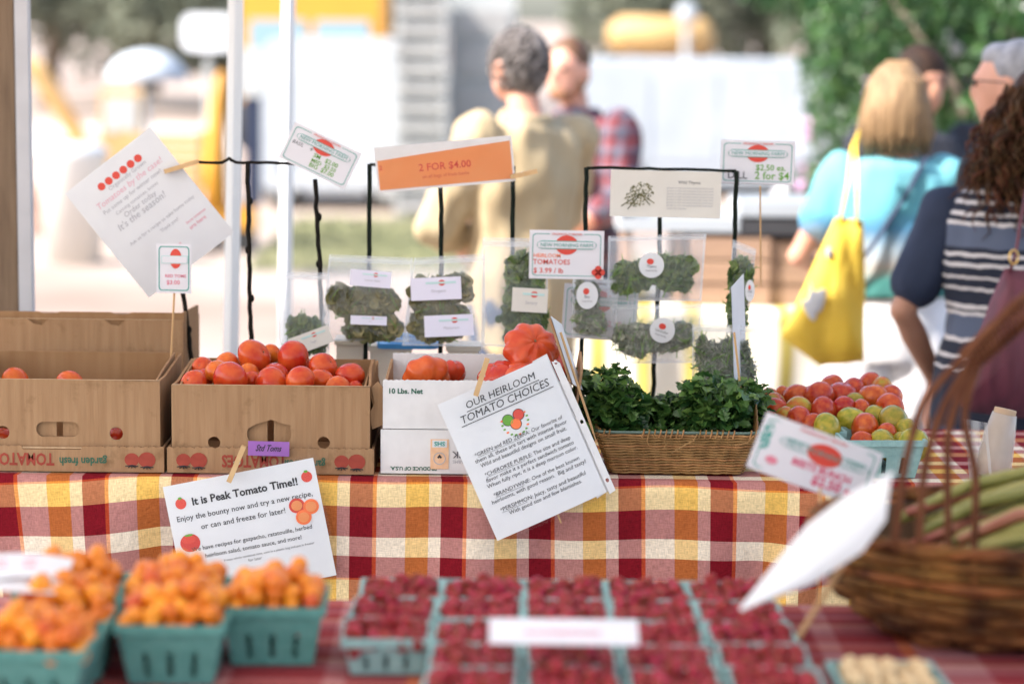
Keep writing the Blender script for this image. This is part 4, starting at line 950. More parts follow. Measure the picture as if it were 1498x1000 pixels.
# small price cards
def stick_card(name, TL, TR, BL, Y, label, **k): return Sign(name, TL, TR, BL, Y, label, 'price card', 'farm price cards', mm='card', **k)
s = stick_card('price_card', (229,356), (280,357), (225,428), 4.70, 'small portrait price card on a skewer in front of the flyer')
s.shape('border', rrect(.06,.05,.94,.95,.08), [rrect(.09,.07,.91,.93,.07)], 'teal_ink'); s.shape('tomato_emblem', disc(.55,.30,.17,.20), [], 'logo_red', 2); s.shape('band', rrect(.14,.24,.9,.40,.02), [], 'paleteal', 3); s.shape('band_face', rrect(.16,.255,.88,.385,.02), [], 'card', 4)
s.text([('RED TOMS', .55, .68, .6), ('$3.00', .48, .82, .38)], 'pink_ink', bold=.02)
skewer((255,428), (249,548), 4.705, 'skewer carrying the small portrait card above the left carton', r=.0022)
s = stick_card('price_card', (432,178), (529,225), (411,232), 4.84, 'tilted price card with weights and prices on the twig rack')
s.H = s.H; s.logo(cy=.28)
s.text([('BASIL', .16, .50, .16)], 'grey_ink', shear=.2); s.text([('+', .36, .52, .05)], 'grey_ink'); s.text([('SM   $2.00', .60, .60, .36), ('MED  $3.50', .60, .73, .36), ('BIG  $7.00', .60, .86, .36)], 'green_ink', bold=.015)
s = stick_card('price_card', (775,336), (884,338), (773,407), 4.79, 'price card reading tomatoes over the herb bags')
s.logo(cy=.30)
s.text([('HEIRLOOM', .24, .56, .36)], 'orange_ink', bold=.01); s.text([('TOMATOES', .30, .70, .50), ('$ 3.99 / lb', .26, .88, .40)], 'logo_red', bold=.01)
for dx, dy in ((-.045,0),(.045,0),(0,-.07),(0,.07)): s.shape('flower_sticker', disc(.93+dx, .85+dy, .045, .068), [], 'logo_red', 6)
s = stick_card('price_card', (1055,204), (1164,207), (1053,268), 4.90, 'price card for dill at the top right of the racks')
s.logo(cy=.30)
s.text([('$2.50 ea.', .68, .68, .40), ('2 for $4', .70, .88, .46)], 'green_ink', bold=.012); s.text([('DILL', .24, .88, .26)], 'grey_ink', bold=.012)
skewer((1112,272), (1113,420), 4.905, 'orange skewer under the dill price card', dY=.03)
s = stick_card('price_card', (826,414), (935,421), (828,493), 4.845, 'price card half hidden by the bag with an oval label')
s.logo(cy=.30); s.text([('HERBS $2.50', .5, .75, .6)], 'pink_ink', bold=.01)
s = Sign('botanical_card', (894,248), (1056,252), (892,316), 4.84, 'cream card with a botanical herb drawing and small print', 'card', mm='paper_warm')
r_ = random.Random(4); lfm = MB()
for i in range(170):
    a, q = r_.uniform(0,6.28), r_.random()**.5; x = .26+.115*q*math.cos(a)*1.1; y = .52+.24*q*math.sin(a)+ (.26-x)*.5
    an = r_.uniform(0,6.28); d = .018; W_, H_ = s.W, s.H
    lfm.add([(x*W_, -.0012-.0004*r_.random(), -y*H_), ((x*W_+.0035*math.cos(an)), -.0010, -y*H_+.0035*math.sin(an)), (x*W_+.0035*math.cos(an+1.1), -.0014, -y*H_+.0035*math.sin(an+1.1))], [(0,1,2)])
o = lfm.build('herb_drawing', M['herb_olive'], s.t)
for y0, x1 in ((.78,.10),(.84,.16),(.70,.40),(.74,.36)):
    mb = MB().tube([(.27*s.W, -.001, -.5*s.H), (x1*s.W, -.001, -y0*s.H)], .0009, 4); mb.build('root_drawing', M['herb_olive'], s.t)
s.text([('Wild Thyme', .71, .27, .20)], 'grey_ink')
s.text([('grown in rich soil and picked by hand each', .72, .38+.062*i, .42) for i in range(7)] + [('week for market', .60, .82, .18)], 'lightgrey_ink')
s = Sign('orange_sign', (547,216), (748,198), (547,283), 4.835, 'orange paper sign in a plastic sleeve between black posts', 'sign', mm='whitecard')
s.shape('orange_sheet', [(.015,.30),(.35,.23),(.70,.16),(.985,.11),(.985,.94),(.015,.94)], [], 'orange_paper')
s.text([('2 FOR $4.00', .50, .60, .38)], 'red_ink', bold=.014); s.text([('on all bags of fresh herbs', .50, .76, .34)], 'red_ink')
s.text([('2', .035, .50, .022)], 'logo_red', bold=.02)
mb = MB().grid(lambda u, v: (-.006+(s.W+.010)*u, -.004-.001*math.sin(6*u+9*v), .006-(s.H+.016)*v), 14, 10); s.add('plastic_sleeve', mb, 'film_sleeve')
clothespin((747,259), (786,250), 4.825, 'clothespin sticking out of the orange sign')
# cards seen edge-on
s = Sign('edge_on_card', (806,462), (822,474), (842,556), 4.40, 'white card seen edge-on leaning beside the heirloom list', 'card', dY=(0,.12,.02))
MB().box((.002,.002,-s.H+.004),(s.W*.9,.006,-.004)).build('backing_board', M['cardboard'], s.t)
skewer((820,486), (873,648), 4.41, 'bamboo skewer slanting into the left end of the parsley basket', r=.0026)
s = Sign('edge_on_card', (1070,420), (1088,400), (1074,585), 4.56, 'white card seen nearly edge-on above the parsley', 'card', dY=(0,.16,0))
skewer((1074,486), (1088,612), 4.55, 'bamboo skewer standing in the right end of the parsley basket', r=.0024)

# ------------------------------------------------------------------ bags of herbs hung on the racks
def herb_bag(corners, herb, label, mm, n, size, labels, Y=4.815, puff=.016, asp=.5, seed=0):
    TL, TR, BR, BL = [P(*c, Y) for c in corners]; o = TL
    t = thing('herb_bag', TL, label, 'herb bag', 'clear bags of herbs', world=True)
    def bl(u, v): return TL.lerp(TR, u).lerp(BL.lerp(BR, u), v)
    for s_ in (-1, 1):
        def f(u, v):
            p = bl(u, v); k = math.sin(math.pi*min(max(u,0),1))**.6*math.sin(math.pi*min(1,v**1.3))**.6
            nz = mnoise.noise(Vector((u*6+seed, v*7, s_*3.)))*.006*k
            return p + Vector((0, s_*(.001+puff*k)+nz, 0))
        MB().grid(f, 18, 18).build('film_front' if s_ < 0 else 'film_back', M['film'], t, smooth=True)
    MB().grid(lambda u, v: bl(u, .03+.05*v)+Vector((0,-.0030-.001*math.sin(v*3.1),0)), 8, 2).build('zip_strip', M['film_milky'], t)
    rq = random.Random(seed*7+3); lf, stm, core = MB(), MB(), MB()
    prof = [(0,0),(.22,.30),(.5,.42),(.8,.26),(1,0),(.8,-.26),(.5,-.42),(.22,-.30)]
    area = sum((x1-x0)*(y1-y0) for x0, y0, x1, y1 in herb)
    for (x0, y0, x1, y1) in herb:
        a, b = P(x0, y0, Y), P(x1, y1, Y); c = (a+b)/2; hw_, hh_ = abs(b.x-a.x)/2, abs(a.z-b.z)/2
        def inside(u, v): return (abs(u)**3+abs(v)**3)**(1/3) < .86 + .34*mnoise.noise(Vector((u*1.9+seed*3.7, v*1.9+x0*.13, 1.5)))
        k = int(n*(x1-x0)*(y1-y0)/area); done = 0
        while done < k:
            u, v = rq.uniform(-1.1, 1.1), rq.uniform(-1.1, 1.1)
            if not inside(u, v): continue
            done += 1; dep = rq.uniform(-1, 1)*puff*.75*math.sqrt(max(.1, 1-.6*(u*u+v*v)/2))
            p = Vector((c.x+u*hw_, Y+dep, c.z+v*hh_)); an = rq.gauss(1.57, .9) + u*.5
            d = Vector((math.cos(an), rq.gauss(0,.28), math.sin(an))).normalized(); nn = Vector((rq.gauss(0,.45), -1, rq.gauss(0,.45))); sd_ = d.cross(nn).normalized(); nn = sd_.cross(d)
            L = size*rq.uniform(.6, 1.5); q = [p + d*(L*(e-.5)) + sd_*(L*f*asp*1.7) + nn*(L*(.35*abs(f)-.22*e*e)) for e, f in prof]
            lf.add(q, [(0,1,2,3,4),(0,4,5,6,7)])
            if done % 14 == 0: stm.tube([p - d*.02, p + nn*.002, p + d*.022 + sd_*.004], [.0011,.0010,.0007], 4)
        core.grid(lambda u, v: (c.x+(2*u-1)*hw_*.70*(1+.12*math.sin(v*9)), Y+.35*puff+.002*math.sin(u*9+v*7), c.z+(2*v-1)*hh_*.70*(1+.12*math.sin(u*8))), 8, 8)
    h = lf.build('herb_leaves', M[mm], t); h['kind'] = 'stuff'; h2 = stm.build('herb_stems', M['parsley_stem'], t); h2['kind'] = 'stuff'
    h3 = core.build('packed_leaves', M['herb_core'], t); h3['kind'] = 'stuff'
    for u0, u1 in ((0,.022),(.978,1)): MB().grid(lambda u, v: bl(u0+(u1-u0)*u, v)+Vector((0,-.0016,0)), 1, 10).build('side_seam', M['film_milky'], t)
    MB().grid(lambda u, v: bl(u, .978+.022*v)+Vector((0,-.0016,0)), 8, 1).build('bottom_seam', M['film_milky'], t)
    for lb in labels:
        kind = lb[0]
        if kind == 'rect':
            q = [P(*c, Y-puff-.006) for c in lb[1]]; mm2 = lb[2]
            ex = (q[1]-q[0]); W_ = ex.length; ex.normalize(); ez = (q[0]-q[3]); H_ = ez.length; ez = (ez-ex*ez.dot(ex)).normalized(); ey = ez.cross(ex)
            m4 = Matrix((ex, ey, ez)).transposed().to_4x4(); m4.translation = q[0]-t.location
            o_ = link('label', MB().box((0,0,-H_),(W_,.0006,0)).mesh('label', M[mm2]), t, m4)
            vs, fs = outline_mesh(disc(W_*.62, -H_*.25, H_*.15, H_*.13), [], .0003); MB().add([(x, y-.0006, z) for x, y, z in vs], fs).build('emblem', M['logo_red'], o_)
            mb = MB(); mb.box((W_*.30,-.0010,-H_*.29),(W_*.90,-.0007,-H_*.20)); mb.build('band', M['paleteal'], o_)
            mb = MB(); put_text(mb, lb[3], W_*.55, -H_*.66, height=H_*.13); mb.build('lettering', M['lightgrey_ink'], o_)
        else:
            c = P(*lb[1], Y-puff-.006); k = SCALE(c); rx, rz = lb[2][0]/k, lb[2][1]/k
            vs, fs = outline_mesh(disc(0, 0, rx, rz, 28), [], .0006); m4 = Matrix.Translation(c-t.location) @ Matrix.Rotation(R(lb[4] if len(lb) > 4 else 0), 4, 'Y')
            o_ = link('label', MB().add(vs, fs).mesh('label', M['paper']), t, m4)
            vs, fs = outline_mesh(disc(-rx*.1, rz*.30, rx*.28, rz*.24), [], .0003); MB().add([(x, y-.0006, z) for x, y, z in vs], fs).build('emblem', M['logo_red'], o_)
            mb = MB(); put_text(mb, lb[3], 0, -rz*.18, height=rz*.20, y=-.001); put_text(mb, 'fresh herbs', 0, -rz*.48, width=rx*.9, y=-.001); mb.build('lettering', M['grey_ink'], o_)
    return t
herb_bag([(410,397),(482,399),(482,528),(408,526)], [(418,462,480,520)], 'clear bag with a slanted cream label behind the tomato heap', 'herb_green', 420, .020, [('rect', [(421,496),(479,475),(488,506),(424,522)], 'paper_warm', 'Sage')], seed=1)
herb_bag([(482,372),(604,377),(598,500),(468,498)], [(500,420,588,460),(500,455,590,497),(480,420,520,455)], 'clear bag with two lavender labels under the first wire post', 'herb_olive', 620, .021, [('rect', [(513,393),(573,398),(568,420),(511,417)], 'paper_lav', 'Lemon Balm'), ('rect', [(513,461),(566,463),(559,484),(508,473)], 'paper_lav', 'Mint')], seed=2, asp=.65)
herb_bag([(606,377),(710,371),(709,507),(588,505)], [(598,405,668,460),(594,440,690,503),(640,402,690,440)], 'clear bag with two square lavender labels on the middle wire post', 'herb_olive', 650, .020, [('rect', [(600,407),(674,404),(671,434),(598,440)], 'paper_lav', 'Oregano'), ('rect', [(620,462),(692,459),(690,493),(616,493)], 'paper_lav', 'Marjoram')], seed=3, asp=.65)
herb_bag([(706,347),(802,349),(800,512),(704,505)], [(738,370,798,440),(732,420,800,500)], 'tall clear bag of green herb left of the tomatoes price card', 'herb_green', 700, .017, [('rect', [(750,420),(802,423),(802,458),(750,455)], 'paper_warm', 'Savory')], seed=4)
herb_bag([(838,405),(905,407),(902,494),(836,492)], [(842,410,875,460),(842,455,885,490)], 'narrow clear bag with an oval label under the tomatoes price card', 'herb_grey', 380, .016, [('disc', (859,432), (16,20), 'Bay')], seed=5, puff=.012)
herb_bag([(890,345),(1033,342),(1026,440),(888,440)], [(900,378,960,428),(940,368,1018,425),(896,395,930,430)], 'clear bag of fresh green thyme with a round label', 'herb_green', 900, .014, [('disc', (953,388), (18.5,18.5), 'Thyme')], seed=6)
herb_bag([(893,446),(1027,444),(1020,530),(902,532)], [(898,472,960,522),(940,470,1018,515)], 'clear bag of grey-green dried herb with a round label', 'herb_grey', 1500, .012, [('disc', (969,483), (18.5,18.5), 'Lavender', 18)], seed=7)
herb_bag([(1072,350),(1106,364),(1094,478),(1062,488)], [(1068,375,1100,430),(1066,420,1090,480)], 'clear bag of dark green herb hanging at the end of the rack', 'herb_green', 420, .018, [('disc', (1097,425), (7,16), 'Dill')], seed=8, puff=.012)
herb_bag([(1013,474),(1106,476),(1108,600),(1012,600)], [(1016,490,1075,590),(1060,500,1102,592)], 'clear bag of feathery grey dill standing behind the parsley', 'herb_grey', 2200, .015, [], Y=4.66, seed=9, asp=.2, puff=.018)
# cream cartons and blue lid at the rear of the table
for i, (x0, y0, x1, lab) in enumerate(((492,496,536,'small cream carton behind the herb bags, tent-folded top'),(541,505,600,'wide cream carton behind the herb bags with a blue lid on it'),(655,505,700,'dark-edged cream carton behind the white ones'))):
    a, b = P(x0, y0, 4.89), P(x1, y0, 4.89); t = thing('cream_carton', ((a.x+b.x)/2, 4.89, TZ+.002), lab, 'carton', 'cream cartons', world=True)
    MB().box((a.x, 4.89, TZ+.002), (b.x, 4.96, a.z-.012)).build('body', M['cream_card'], t); MB().box((a.x-.004, 4.886, a.z-.011), (b.x+.004, 4.964, a.z)).build('lid', M['cream_card'], t)
a = P(552, 503, 4.90); t = thing('blue_lid', (a.x, 4.93, a.z+.004), 'bright blue plastic lid lying behind the herb bags', 'lid')
MB().add(*outline_mesh(rrect(0, -.06, .125, .04, .02), [], .010)).build('rim', M['blue_plastic'], t).rotation_euler = (R(-90), 0, 0)
MB().box((.02,-.02,.008),(.10,.03,.012)).build('grip', M['blue_plastic'], t)

# ------------------------------------------------------------------ front table: orange cherry tomatoes
PB = pulp_proto(.132, .078, .80, 3, M['teal'])
CH = [tomato_mesh('cherry_tomato', M['cherry' if i < 4 else 'cherry_red'], seed=i+11, flat=.98+.04*(i % 3), nu=14, nv=9) for i in range(5)]
def rim_front(px, py, h): return PZ(px, py, TZ+.002+h)
cb = []
c_ = rim_front(395, 890, .078); b_ = rim_front(246, 916, .078); d_ = .139
for (x, y, rz, lab, pos) in [(c_.x, c_.y, 2, 'teal basket of orange cherry tomatoes nearest the berries', 'the basket nearest the berries'), (b_.x, b_.y, 1, 'teal basket of orange cherry tomatoes, front and centre of the orange ones', 'the centre front basket'),
        (b_.x-.149, b_.y-.128, -2, 'teal basket of orange cherry tomatoes in the lower left corner', 'the lower left corner basket'), (b_.x-.020, b_.y+d_, 0, 'teal basket of orange cherry tomatoes behind the centre front one', 'the rear centre basket'),
        (b_.x-.146, b_.y+.014, 2, 'teal basket of orange cherry tomatoes left of the centre front one', 'the middle left basket'), (b_.x-.160, b_.y+d_+.016, 0, 'teal basket of orange cherry tomatoes beside the folded paper', 'the basket beside the folded paper')]:
    cb.append((x, y+.066, lab, pos, rz))
n_ch = 0; ch_rest = MB()
for bi, (x, y, lab, pos, rz) in enumerate(cb):
    put_basket(PB, (x, y, TZ+.002), R(rz), lab, 'teal baskets of cherry tomatoes')
    r = random.Random(bi); spots = []
    for lay, (n, z, sp) in enumerate(((5, .074, .0250), (5, .089, .0245), (4, .101, .0255), (3, .112, .028))):
        for i in range(n):
            for j in range(n):
                if lay == 0 and 0 < i < n-1 and 0 < j < n-1: continue
                if lay == 2 and i in (0, n-1) and j in (0, n-1): continue
                if lay == 3 and r.random() < .55: continue
                spots.append(((i-(n-1)/2)*sp + r.uniform(-.006,.006), (j-(n-1)/2)*sp + r.uniform(-.006,.006), z + r.uniform(-.006,.006)))
    for (dx, dy, dz) in spots:
        n_ch += 1
        if n_ch > 300:
            rr = r.uniform(.0108, .0146); ch_rest.ell((x+dx, y+dy, TZ+.002+dz), rr, 12, 8); continue
        o = link('cherry_tomato', CH[0 if r.random() < .3 else r.choice([1,2,3,3,4])]); rr = r.uniform(.0108, .0146); o.scale = (rr, rr, rr)
        o.location = (x+dx, y+dy, TZ+.002+dz); o.rotation_euler = (r.uniform(-1.5,1.5), r.uniform(-1.5,1.5), r.uniform(0,6))
        tag(o, 'orange cherry tomato heaped in ' + pos, 'cherry tomato', 'cherry tomatoes in ' + pos)
tag(ch_rest.build('cherry_tomatoes', M['cherry'], smooth=True), 'orange cherry tomatoes filling the basket beside the folded paper', 'cherry tomatoes', kind='stuff')
pf = P(48, 842, 3.06)
t = thing('folded_paper', pf, 'folded white paper lying on the cherry tomatoes at the left edge', 'paper', world=True)
def fp(u, v):
    q = P(-30, 812, 3.13).lerp(P(108, 818, 3.13), u).lerp(P(-30, 850, 3.03).lerp(P(96, 850, 3.03), u), v); return q + Vector((0,0,.006*math.sin(3*u)))
MB().grid(fp, 10, 4).build('upper_leaf', M['paper'], t, smooth=True)
def fp2(u, v):
    q = P(-30, 846, 3.045).lerp(P(92, 842, 3.05), u).lerp(P(-30, 862, 2.99).lerp(P(80, 868, 2.99), u), v); return q
MB().grid(fp2, 8, 3).build('lower_leaf', M['paper'], t, smooth=True)
mb = MB()
for v0 in (.25,.5): mb.add([fp(.15,v0)+Vector((0,-.001,.001)), fp(.62,v0)+Vector((0,-.001,.001)), fp(.62,v0+.08)+Vector((0,-.001,.001)), fp(.15,v0+.08)+Vector((0,-.001,.001))], [(0,1,2,3)])
mb.build('printed_line', M['pink_ink'], t)

# ------------------------------------------------------------------ raspberries
def raspberry_mesh(seed):
    mb = MB(); r = random.Random(seed)
    for ring, (ph, n) in enumerate(((.35,4),(.85,7),(1.35,9),(1.85,8),(2.35,6))):
        for k in range(n):
            th = 2*math.pi*(k+.5*(ring % 2))/n + r.uniform(-.1,.1); d = Vector((math.sin(ph)*math.cos(th)*.72, math.sin(ph)*math.sin(th)*.72, math.cos(ph)*.85)); mb.ell(d, .31*r.uniform(.9,1.1), 6, 4)
    mb.ell((0,0,0), (.62,.62,.72), 8, 6); return mb
RB = [raspberry_mesh(i) for i in range(3)]; RM = [b.mesh('raspberry', M['raspberry'], smooth=True) for b in RB]
HP = pulp_proto(.109, .048, .84, 3, M['teal_light'])
x0 = PZ(589, 850, TZ+.05).x; yb = PZ(589, 847, TZ+.05).y
berries = []
for col in range(5):
    for row in range(5):
        if col == 0 and row > 2: continue
        r = random.Random(col*10+row); x = x0 + .1145*col + .006*row*(col-2)*.35; y = yb - .0545 - .1145*row - (.012 if col % 2 else 0)*(row > 1); rz = R(r.uniform(-2.5, 2.5))
        pos = 'the %s berry basket of the %s column' % (ORD[row], ORD[col])
        put_basket(HP, (x, y, TZ+.002), rz, 'pale teal half-pint basket of raspberries, %s from the back in the %s column' % (ORD[row], ORD[col]), 'half-pint baskets of raspberries', 'berry_basket')
        for lay, (n, z, sp) in enumerate(((6, .037, .0178), (5, .0445, .0195), (3, .055, .024))):
            for i in range(n):
                for j in range(n):
                    if lay == 0 and 0 < i < n-1 and 0 < j < n-1: continue
                    if lay == 2 and r.random() < .75: continue
                    berries.append((Vector((x+(i-(n-1)/2)*sp+r.uniform(-.005,.005), y+(j-(n-1)/2)*sp+r.uniform(-.005,.005), TZ+.002+z+r.uniform(-.005,.006))), r.uniform(.0092,.0122), pos, (r.uniform(-2,2), r.uniform(-2,2), r.uniform(0,6)), r.randrange(3)))
def inframe(c):
    q = CR.transposed() @ (c-CO); return abs(q.y/-q.z*FPX) < 512
ber = sorted(berries, key=lambda b: (not inframe(b[0]), b[0].y - 3*b[0].z))
rest = MB()
for i, (c, s_, pos, ro, k) in enumerate(ber):
    if i < 300:
        o = link('raspberry', RM[k]); o.location = c; o.scale = (s_,)*3; o.rotation_euler = ro
        tag(o, 'ripe red raspberry in ' + pos, 'raspberry', 'raspberries in ' + pos)
    else:
        m3 = Matrix.Rotation(ro[2],3,'Z') @ Matrix.Rotation(ro[1],3,'Y') @ Matrix.Rotation(ro[0],3,'X')
        rest.add([c + m3 @ (Vector(v)*s_) for v in RB[k].v], RB[k].f)
tag(rest.build('raspberries', M['raspberry'], smooth=True), 'ripe red raspberries filling the rear half-pint baskets', 'raspberries', kind='stuff')
s = Sign('berry_price_card', (716,903), (932,906), (708,940), 2.86, 'white price card lying back on the raspberry baskets', 'price card', dY=(.05,.05,-.01), mm='card')
s.text([('RASPBERRIES', .5, .65, .5)], 'pink_ink')

# ------------------------------------------------------------------ big basket of stalks with tall handle
bc = PZ(1520, 962, TZ+.004); BR = .245
bcx, bcy = bc.x, bc.y+.17
t = thing('round_wicker_basket', (bcx, bcy, TZ+.004), 'big dark wicker basket with a tall cane handle and green stalks', 'basket')
prof = [(.0,.175),(.028,.218),(.062,.252),(.10,.272),(.130,.279),(.145,.281)]
def rad_at(z): return float(np.interp(z, [p[0] for p in prof], [p[1] for p in prof]))
wv = MB(); NSt = 26; rows = 10
for k in range(rows):
    z = .007+.138*k/(rows-1); rr = rad_at(z); q = []
    for i in range(NSt*4+1):
        th = 2*math.pi*i/(NSt*4); ph = math.cos(math.pi*i/4 + (math.pi if k % 2 else 0)); w_ = .0065*ph + .002*mnoise.noise(Vector((th*3, k*2.1, 1)))
        q.append(((rr+w_)*math.cos(th), (rr+w_)*.80*math.sin(th), z + .0035*mnoise.noise(Vector((math.cos(th)*2.5, math.sin(th)*2.5, k*.4)))))
    wv.tube(q, [.0080*(1+.35*mnoise.noise(Vector((i*.21, k*3.3, 5)))) for i in range(len(q))], 5, cap=False)
o = wv.build('weave', M['wicker_dark'], t, smooth=True); o['kind'] = 'stuff'
sk_ = MB()
for i in range(NSt):
    th = 2*math.pi*i/NSt; sk_.tube([(rad_at(z)*math.cos(th), rad_at(z)*.80*math.sin(th), z) for z in (0,.03,.07,.11,.150)], .004, 5)
o = sk_.build('stakes', M['wicker_dark'], t, smooth=True); o['kind'] = 'stuff'
MB().rings([((0,0,.002), .158, .126), ((0,0,.03), .190, .152), ((0,0,.10), .254, .203), ((0,0,.138), .268, .214)], 28, cap=False).build('lining', M['lining'], t, smooth=True)
MB().rings([((0,0,.004), .13, .105), ((0,0,.010), .13, .105)], 28).build('base', M['lining'], t)
rm = MB()
for k in range(3): rm.tube([((.282+.005*math.cos(i*1.3+k*2.1))*math.cos(2*math.pi*i/70), (.282*.8+.005*math.cos(i*1.3+k*2.1))*math.sin(2*math.pi*i/70), .149+.005*math.sin(i*1.3+k*2.1)) for i in range(71)], .0055, 6, cap=False)
rm.build('rim', M['wicker_dark'], t, smooth=True)
top = P(1500, 446, 3.2) - t.location
hb = [((1309,792),(1322,690),(1352,590),(1412,520)), ((1345,796),(1352,690),(1378,600),(1430,515)), ((1388,806),(1386,700),(1392,610),(1440,505)), ((1424,812),(1427,700),(1412,600),(1446,500))]
for i, pts in enumerate(hb):
    Y0 = 3.09 + .035*i
    q = [P(*p, Y0 + k*.02) - t.location for k, p in enumerate(pts)] + [P(1470+5*i, 462-6*i, 3.19) - t.location, Vector((.06, .03+.01*i, top.z+.012)), Vector((.15, .03+.01*i, top.z-.05)), Vector((.205, .02, .38)), Vector((.225, .01*i, .16))]
    fine = []
    for k in range(len(q)-1):
        p0, p1, p2, p3 = q[max(k-1,0)], q[k], q[k+1], q[min(k+2,len(q)-1)]
        for j in range(8):
            u = j/8; fine.append(.5*((2*p1)+(p2-p0)*u+(2*p0-5*p1+4*p2-p3)*u*u+(3*p1-p0-3*p2+p3)*u**3))
    MB().tube(fine+[q[-1]], [.0056*(1+.30*mnoise.noise(Vector((k_*.9, i*3., 2)))) for k_ in range(len(fine)+1)], 7).build('handle_cane', M['cane'], t, smooth=True)
wrp = MB()
for k in range(16):
    a_ = P(1418+6*k, 522-5.2*k, 3.165+.003*k)-t.location; wrp.tube([a_+Vector((.005*j-.01,.012*math.cos(j), .014*math.sin(j)))*1 for j in np.linspace(0,6.4,12)], .0028, 5)
o = wrp.build('handle_wrapping', M['cane'], t, smooth=True)
r = random.Random(77); stalks = []
for i in range(26):
    a = r.uniform(-.25, .25); y = bcy + r.uniform(-.12, .14); z = TZ + .115 + .085*r.random() + (.02 if i > 18 else 0); L = r.uniform(.15, .21); cx = bcx + r.uniform(.03, .10)
    d = Vector((math.cos(a), math.sin(a)*.6, r.uniform(-.12,.16))); p = Vector((cx, y, z)); red = i % 6 == 2
    q = [p + d*(L*u) + Vector((0, 0, -.05*u*u)) for u in (-1,-.5,0,.5,1)]
    o = MB().tube(q, [.007,.009,.010,.009,.006], 7).build('green_stalk', M['rhubarb_red' if red else 'rhubarb'], origin=p, smooth=True)
    stalks.append((p.y, red, o))
stalks.sort(key=lambda q: q[0])
for i, (_, red, o) in enumerate(stalks): tag(o, '%s stalk in the big dark wicker basket, %s counted from its near side' % ('reddish' if red else 'pale green', ORD[i]), 'stalk', 'stalks in the big wicker basket')
# blurred price card and curled paper beside it
s = Sign('beet_price_card', (1122,602), (1292,664), (1108,686), 3.50, 'blurred price card with a leafy beet picture, tilted on a skewer', 'price card', 'farm price cards', mm='card', bend=.004)
s.logo(cx=.56, cy=.36, k=.95)
lf_ = MB(); r = random.Random(3)
for i in range(60):
    x, y, an = .15+r.gauss(0,.06), .42+r.gauss(0,.10), r.uniform(0,6.3); d = .010
    lf_.add([(x*s.W, -.0014, -y*s.H), (x*s.W+d*math.cos(an), -.0012, -y*s.H+d*math.sin(an)), (x*s.W+d*math.cos(an+.8), -.0016, -y*s.H+d*math.sin(an+.8))], [(0,1,2)])
lf_.build('leaf_picture', M['teal_ink'], s.t); s.shape('beet_picture', disc(.17, .74, .05, .07), [], 'pink_ink', 2)
s.text([('BEETS BUNCH', .58, .68, .50), ('$2.50 ea', .72, .88, .38)], 'magenta_ink', bold=.03)
skewer((1200,700), (1197,875), 3.505, 'skewer behind the beet price card', dY=-.09)
t = thing('curled_paper', P(1180,800,3.02), 'blank curled white paper flapping in front of the big basket', 'paper', world=True)
e0 = [(1304,690),(1240,722),(1180,768),(1130,828),(1081,890)]; e1 = [(1304,694),(1296,760),(1262,806),(1185,855),(1084,893)]
def cp(u, v):
    i = min(int(u*4), 3); f = u*4-i; a = P(*[e0[i][k]*(1-f)+e0[i+1][k]*f for k in (0,1)], 3.06-.05*u); b = P(*[e1[i][k]*(1-f)+e1[i+1][k]*f for k in (0,1)], 2.99-.02*u)
    return a.lerp(b, v) + Vector((0, -.022*math.sin(math.pi*v), .004*math.sin(math.pi*v)))
mb = MB().grid(cp, 24, 8); n = len(mb.v); mb.grid(lambda u, v: cp(u, v)+Vector((0,.0008,.0004)), 24, 8); mb.build('sheet', M['paper'], t, smooth=True)
skewer((1232,826), (1158,948), 3.03, 'skewer slanting from the curled paper into the front table', dY=.04, r=.0038)
# roll of produce bags
rb = P(1462, 690, 4.45); ax = (P(1473,598,4.46) - P(1448,706,4.45)).normalized(); base = Vector((P(1448,706,4.45).x, 4.45, TZ+.002))
t = thing('produce_bag_roll', base, 'upright roll of clear produce bags on a cardboard core', 'roll', world=True)
Lr = (P(1473,598,4.46)-base).length
MB().tube([base+ax*(Lr*u) for u in (0,.3,.6,.93)], [.036,.034,.030,.023], 20).build('wound_film', M['film_sleeve'], t, smooth=True)
core = MB(); q0, q1 = base+ax*.005, base+ax*Lr
core.tube([q0, q0.lerp(q1,.97), q1, q1, q0.lerp(q1,.9)], [.021,.021,.0205,.0165,.016], 20, cap=False).build('core', M['kraft'], t, smooth=True)
MB().tube([base+ax*(Lr*u) for u in (.02,.3,.6,.92)], [.0335,.0315,.0280,.0222], 20).build('inner_wrap', mat('frosted_film', (.34,.27,.22), .4, (.44,.36,.31), 14, .3, 20), t, smooth=True)
MB().grid(lambda u, v: P(1410+34*u+8*v, 612+6*u+88*v, 4.43-.02*math.sin(6*u+2*v)), 10, 10).build('loose_end', M['film'], t, smooth=True)
# small basket of potatoes at the lower right
c = PZ(1308, 1004, TZ+.044); Q2 = pulp_proto(.128, .042, .86, 3, M['teal_light'])
put_basket(Q2, (c.x, c.y+.05, TZ+.002), R(2), 'pale teal basket of small potatoes in the lower right corner', 'pale teal potato baskets')
r = random.Random(5); pm = [MB().ell((0,0,0), (1.25,.9,.85), 12, 8, fn=lambda d, th, ph: 1+.12*mnoise.noise(d*2+Vector((i,0,0)))).mesh('potato', M['beige_food'], smooth=True) for i in range(3)]
for i in range(22):
    o = link('small_potato', pm[i % 3]); o.scale = (.0125,)*3; k = i % 5; j = i // 5
    o.location = (c.x-.044+.022*k+r.uniform(-.003,.003), c.y+.012+.021*j, TZ+.044+r.uniform(-.006,.008)); o.rotation_euler = (r.uniform(0,3), r.uniform(0,3), r.uniform(0,3)); tag(o, 'small pale potato in the lower right basket, %s in the %s row' % (ORD[k], ORD[j]), 'potato', 'small potatoes')

# ------------------------------------------------------------------ things behind the stall
def cube_part(t, name, a, b, mm): return MB().box(a, b).build(name, M[mm], t)
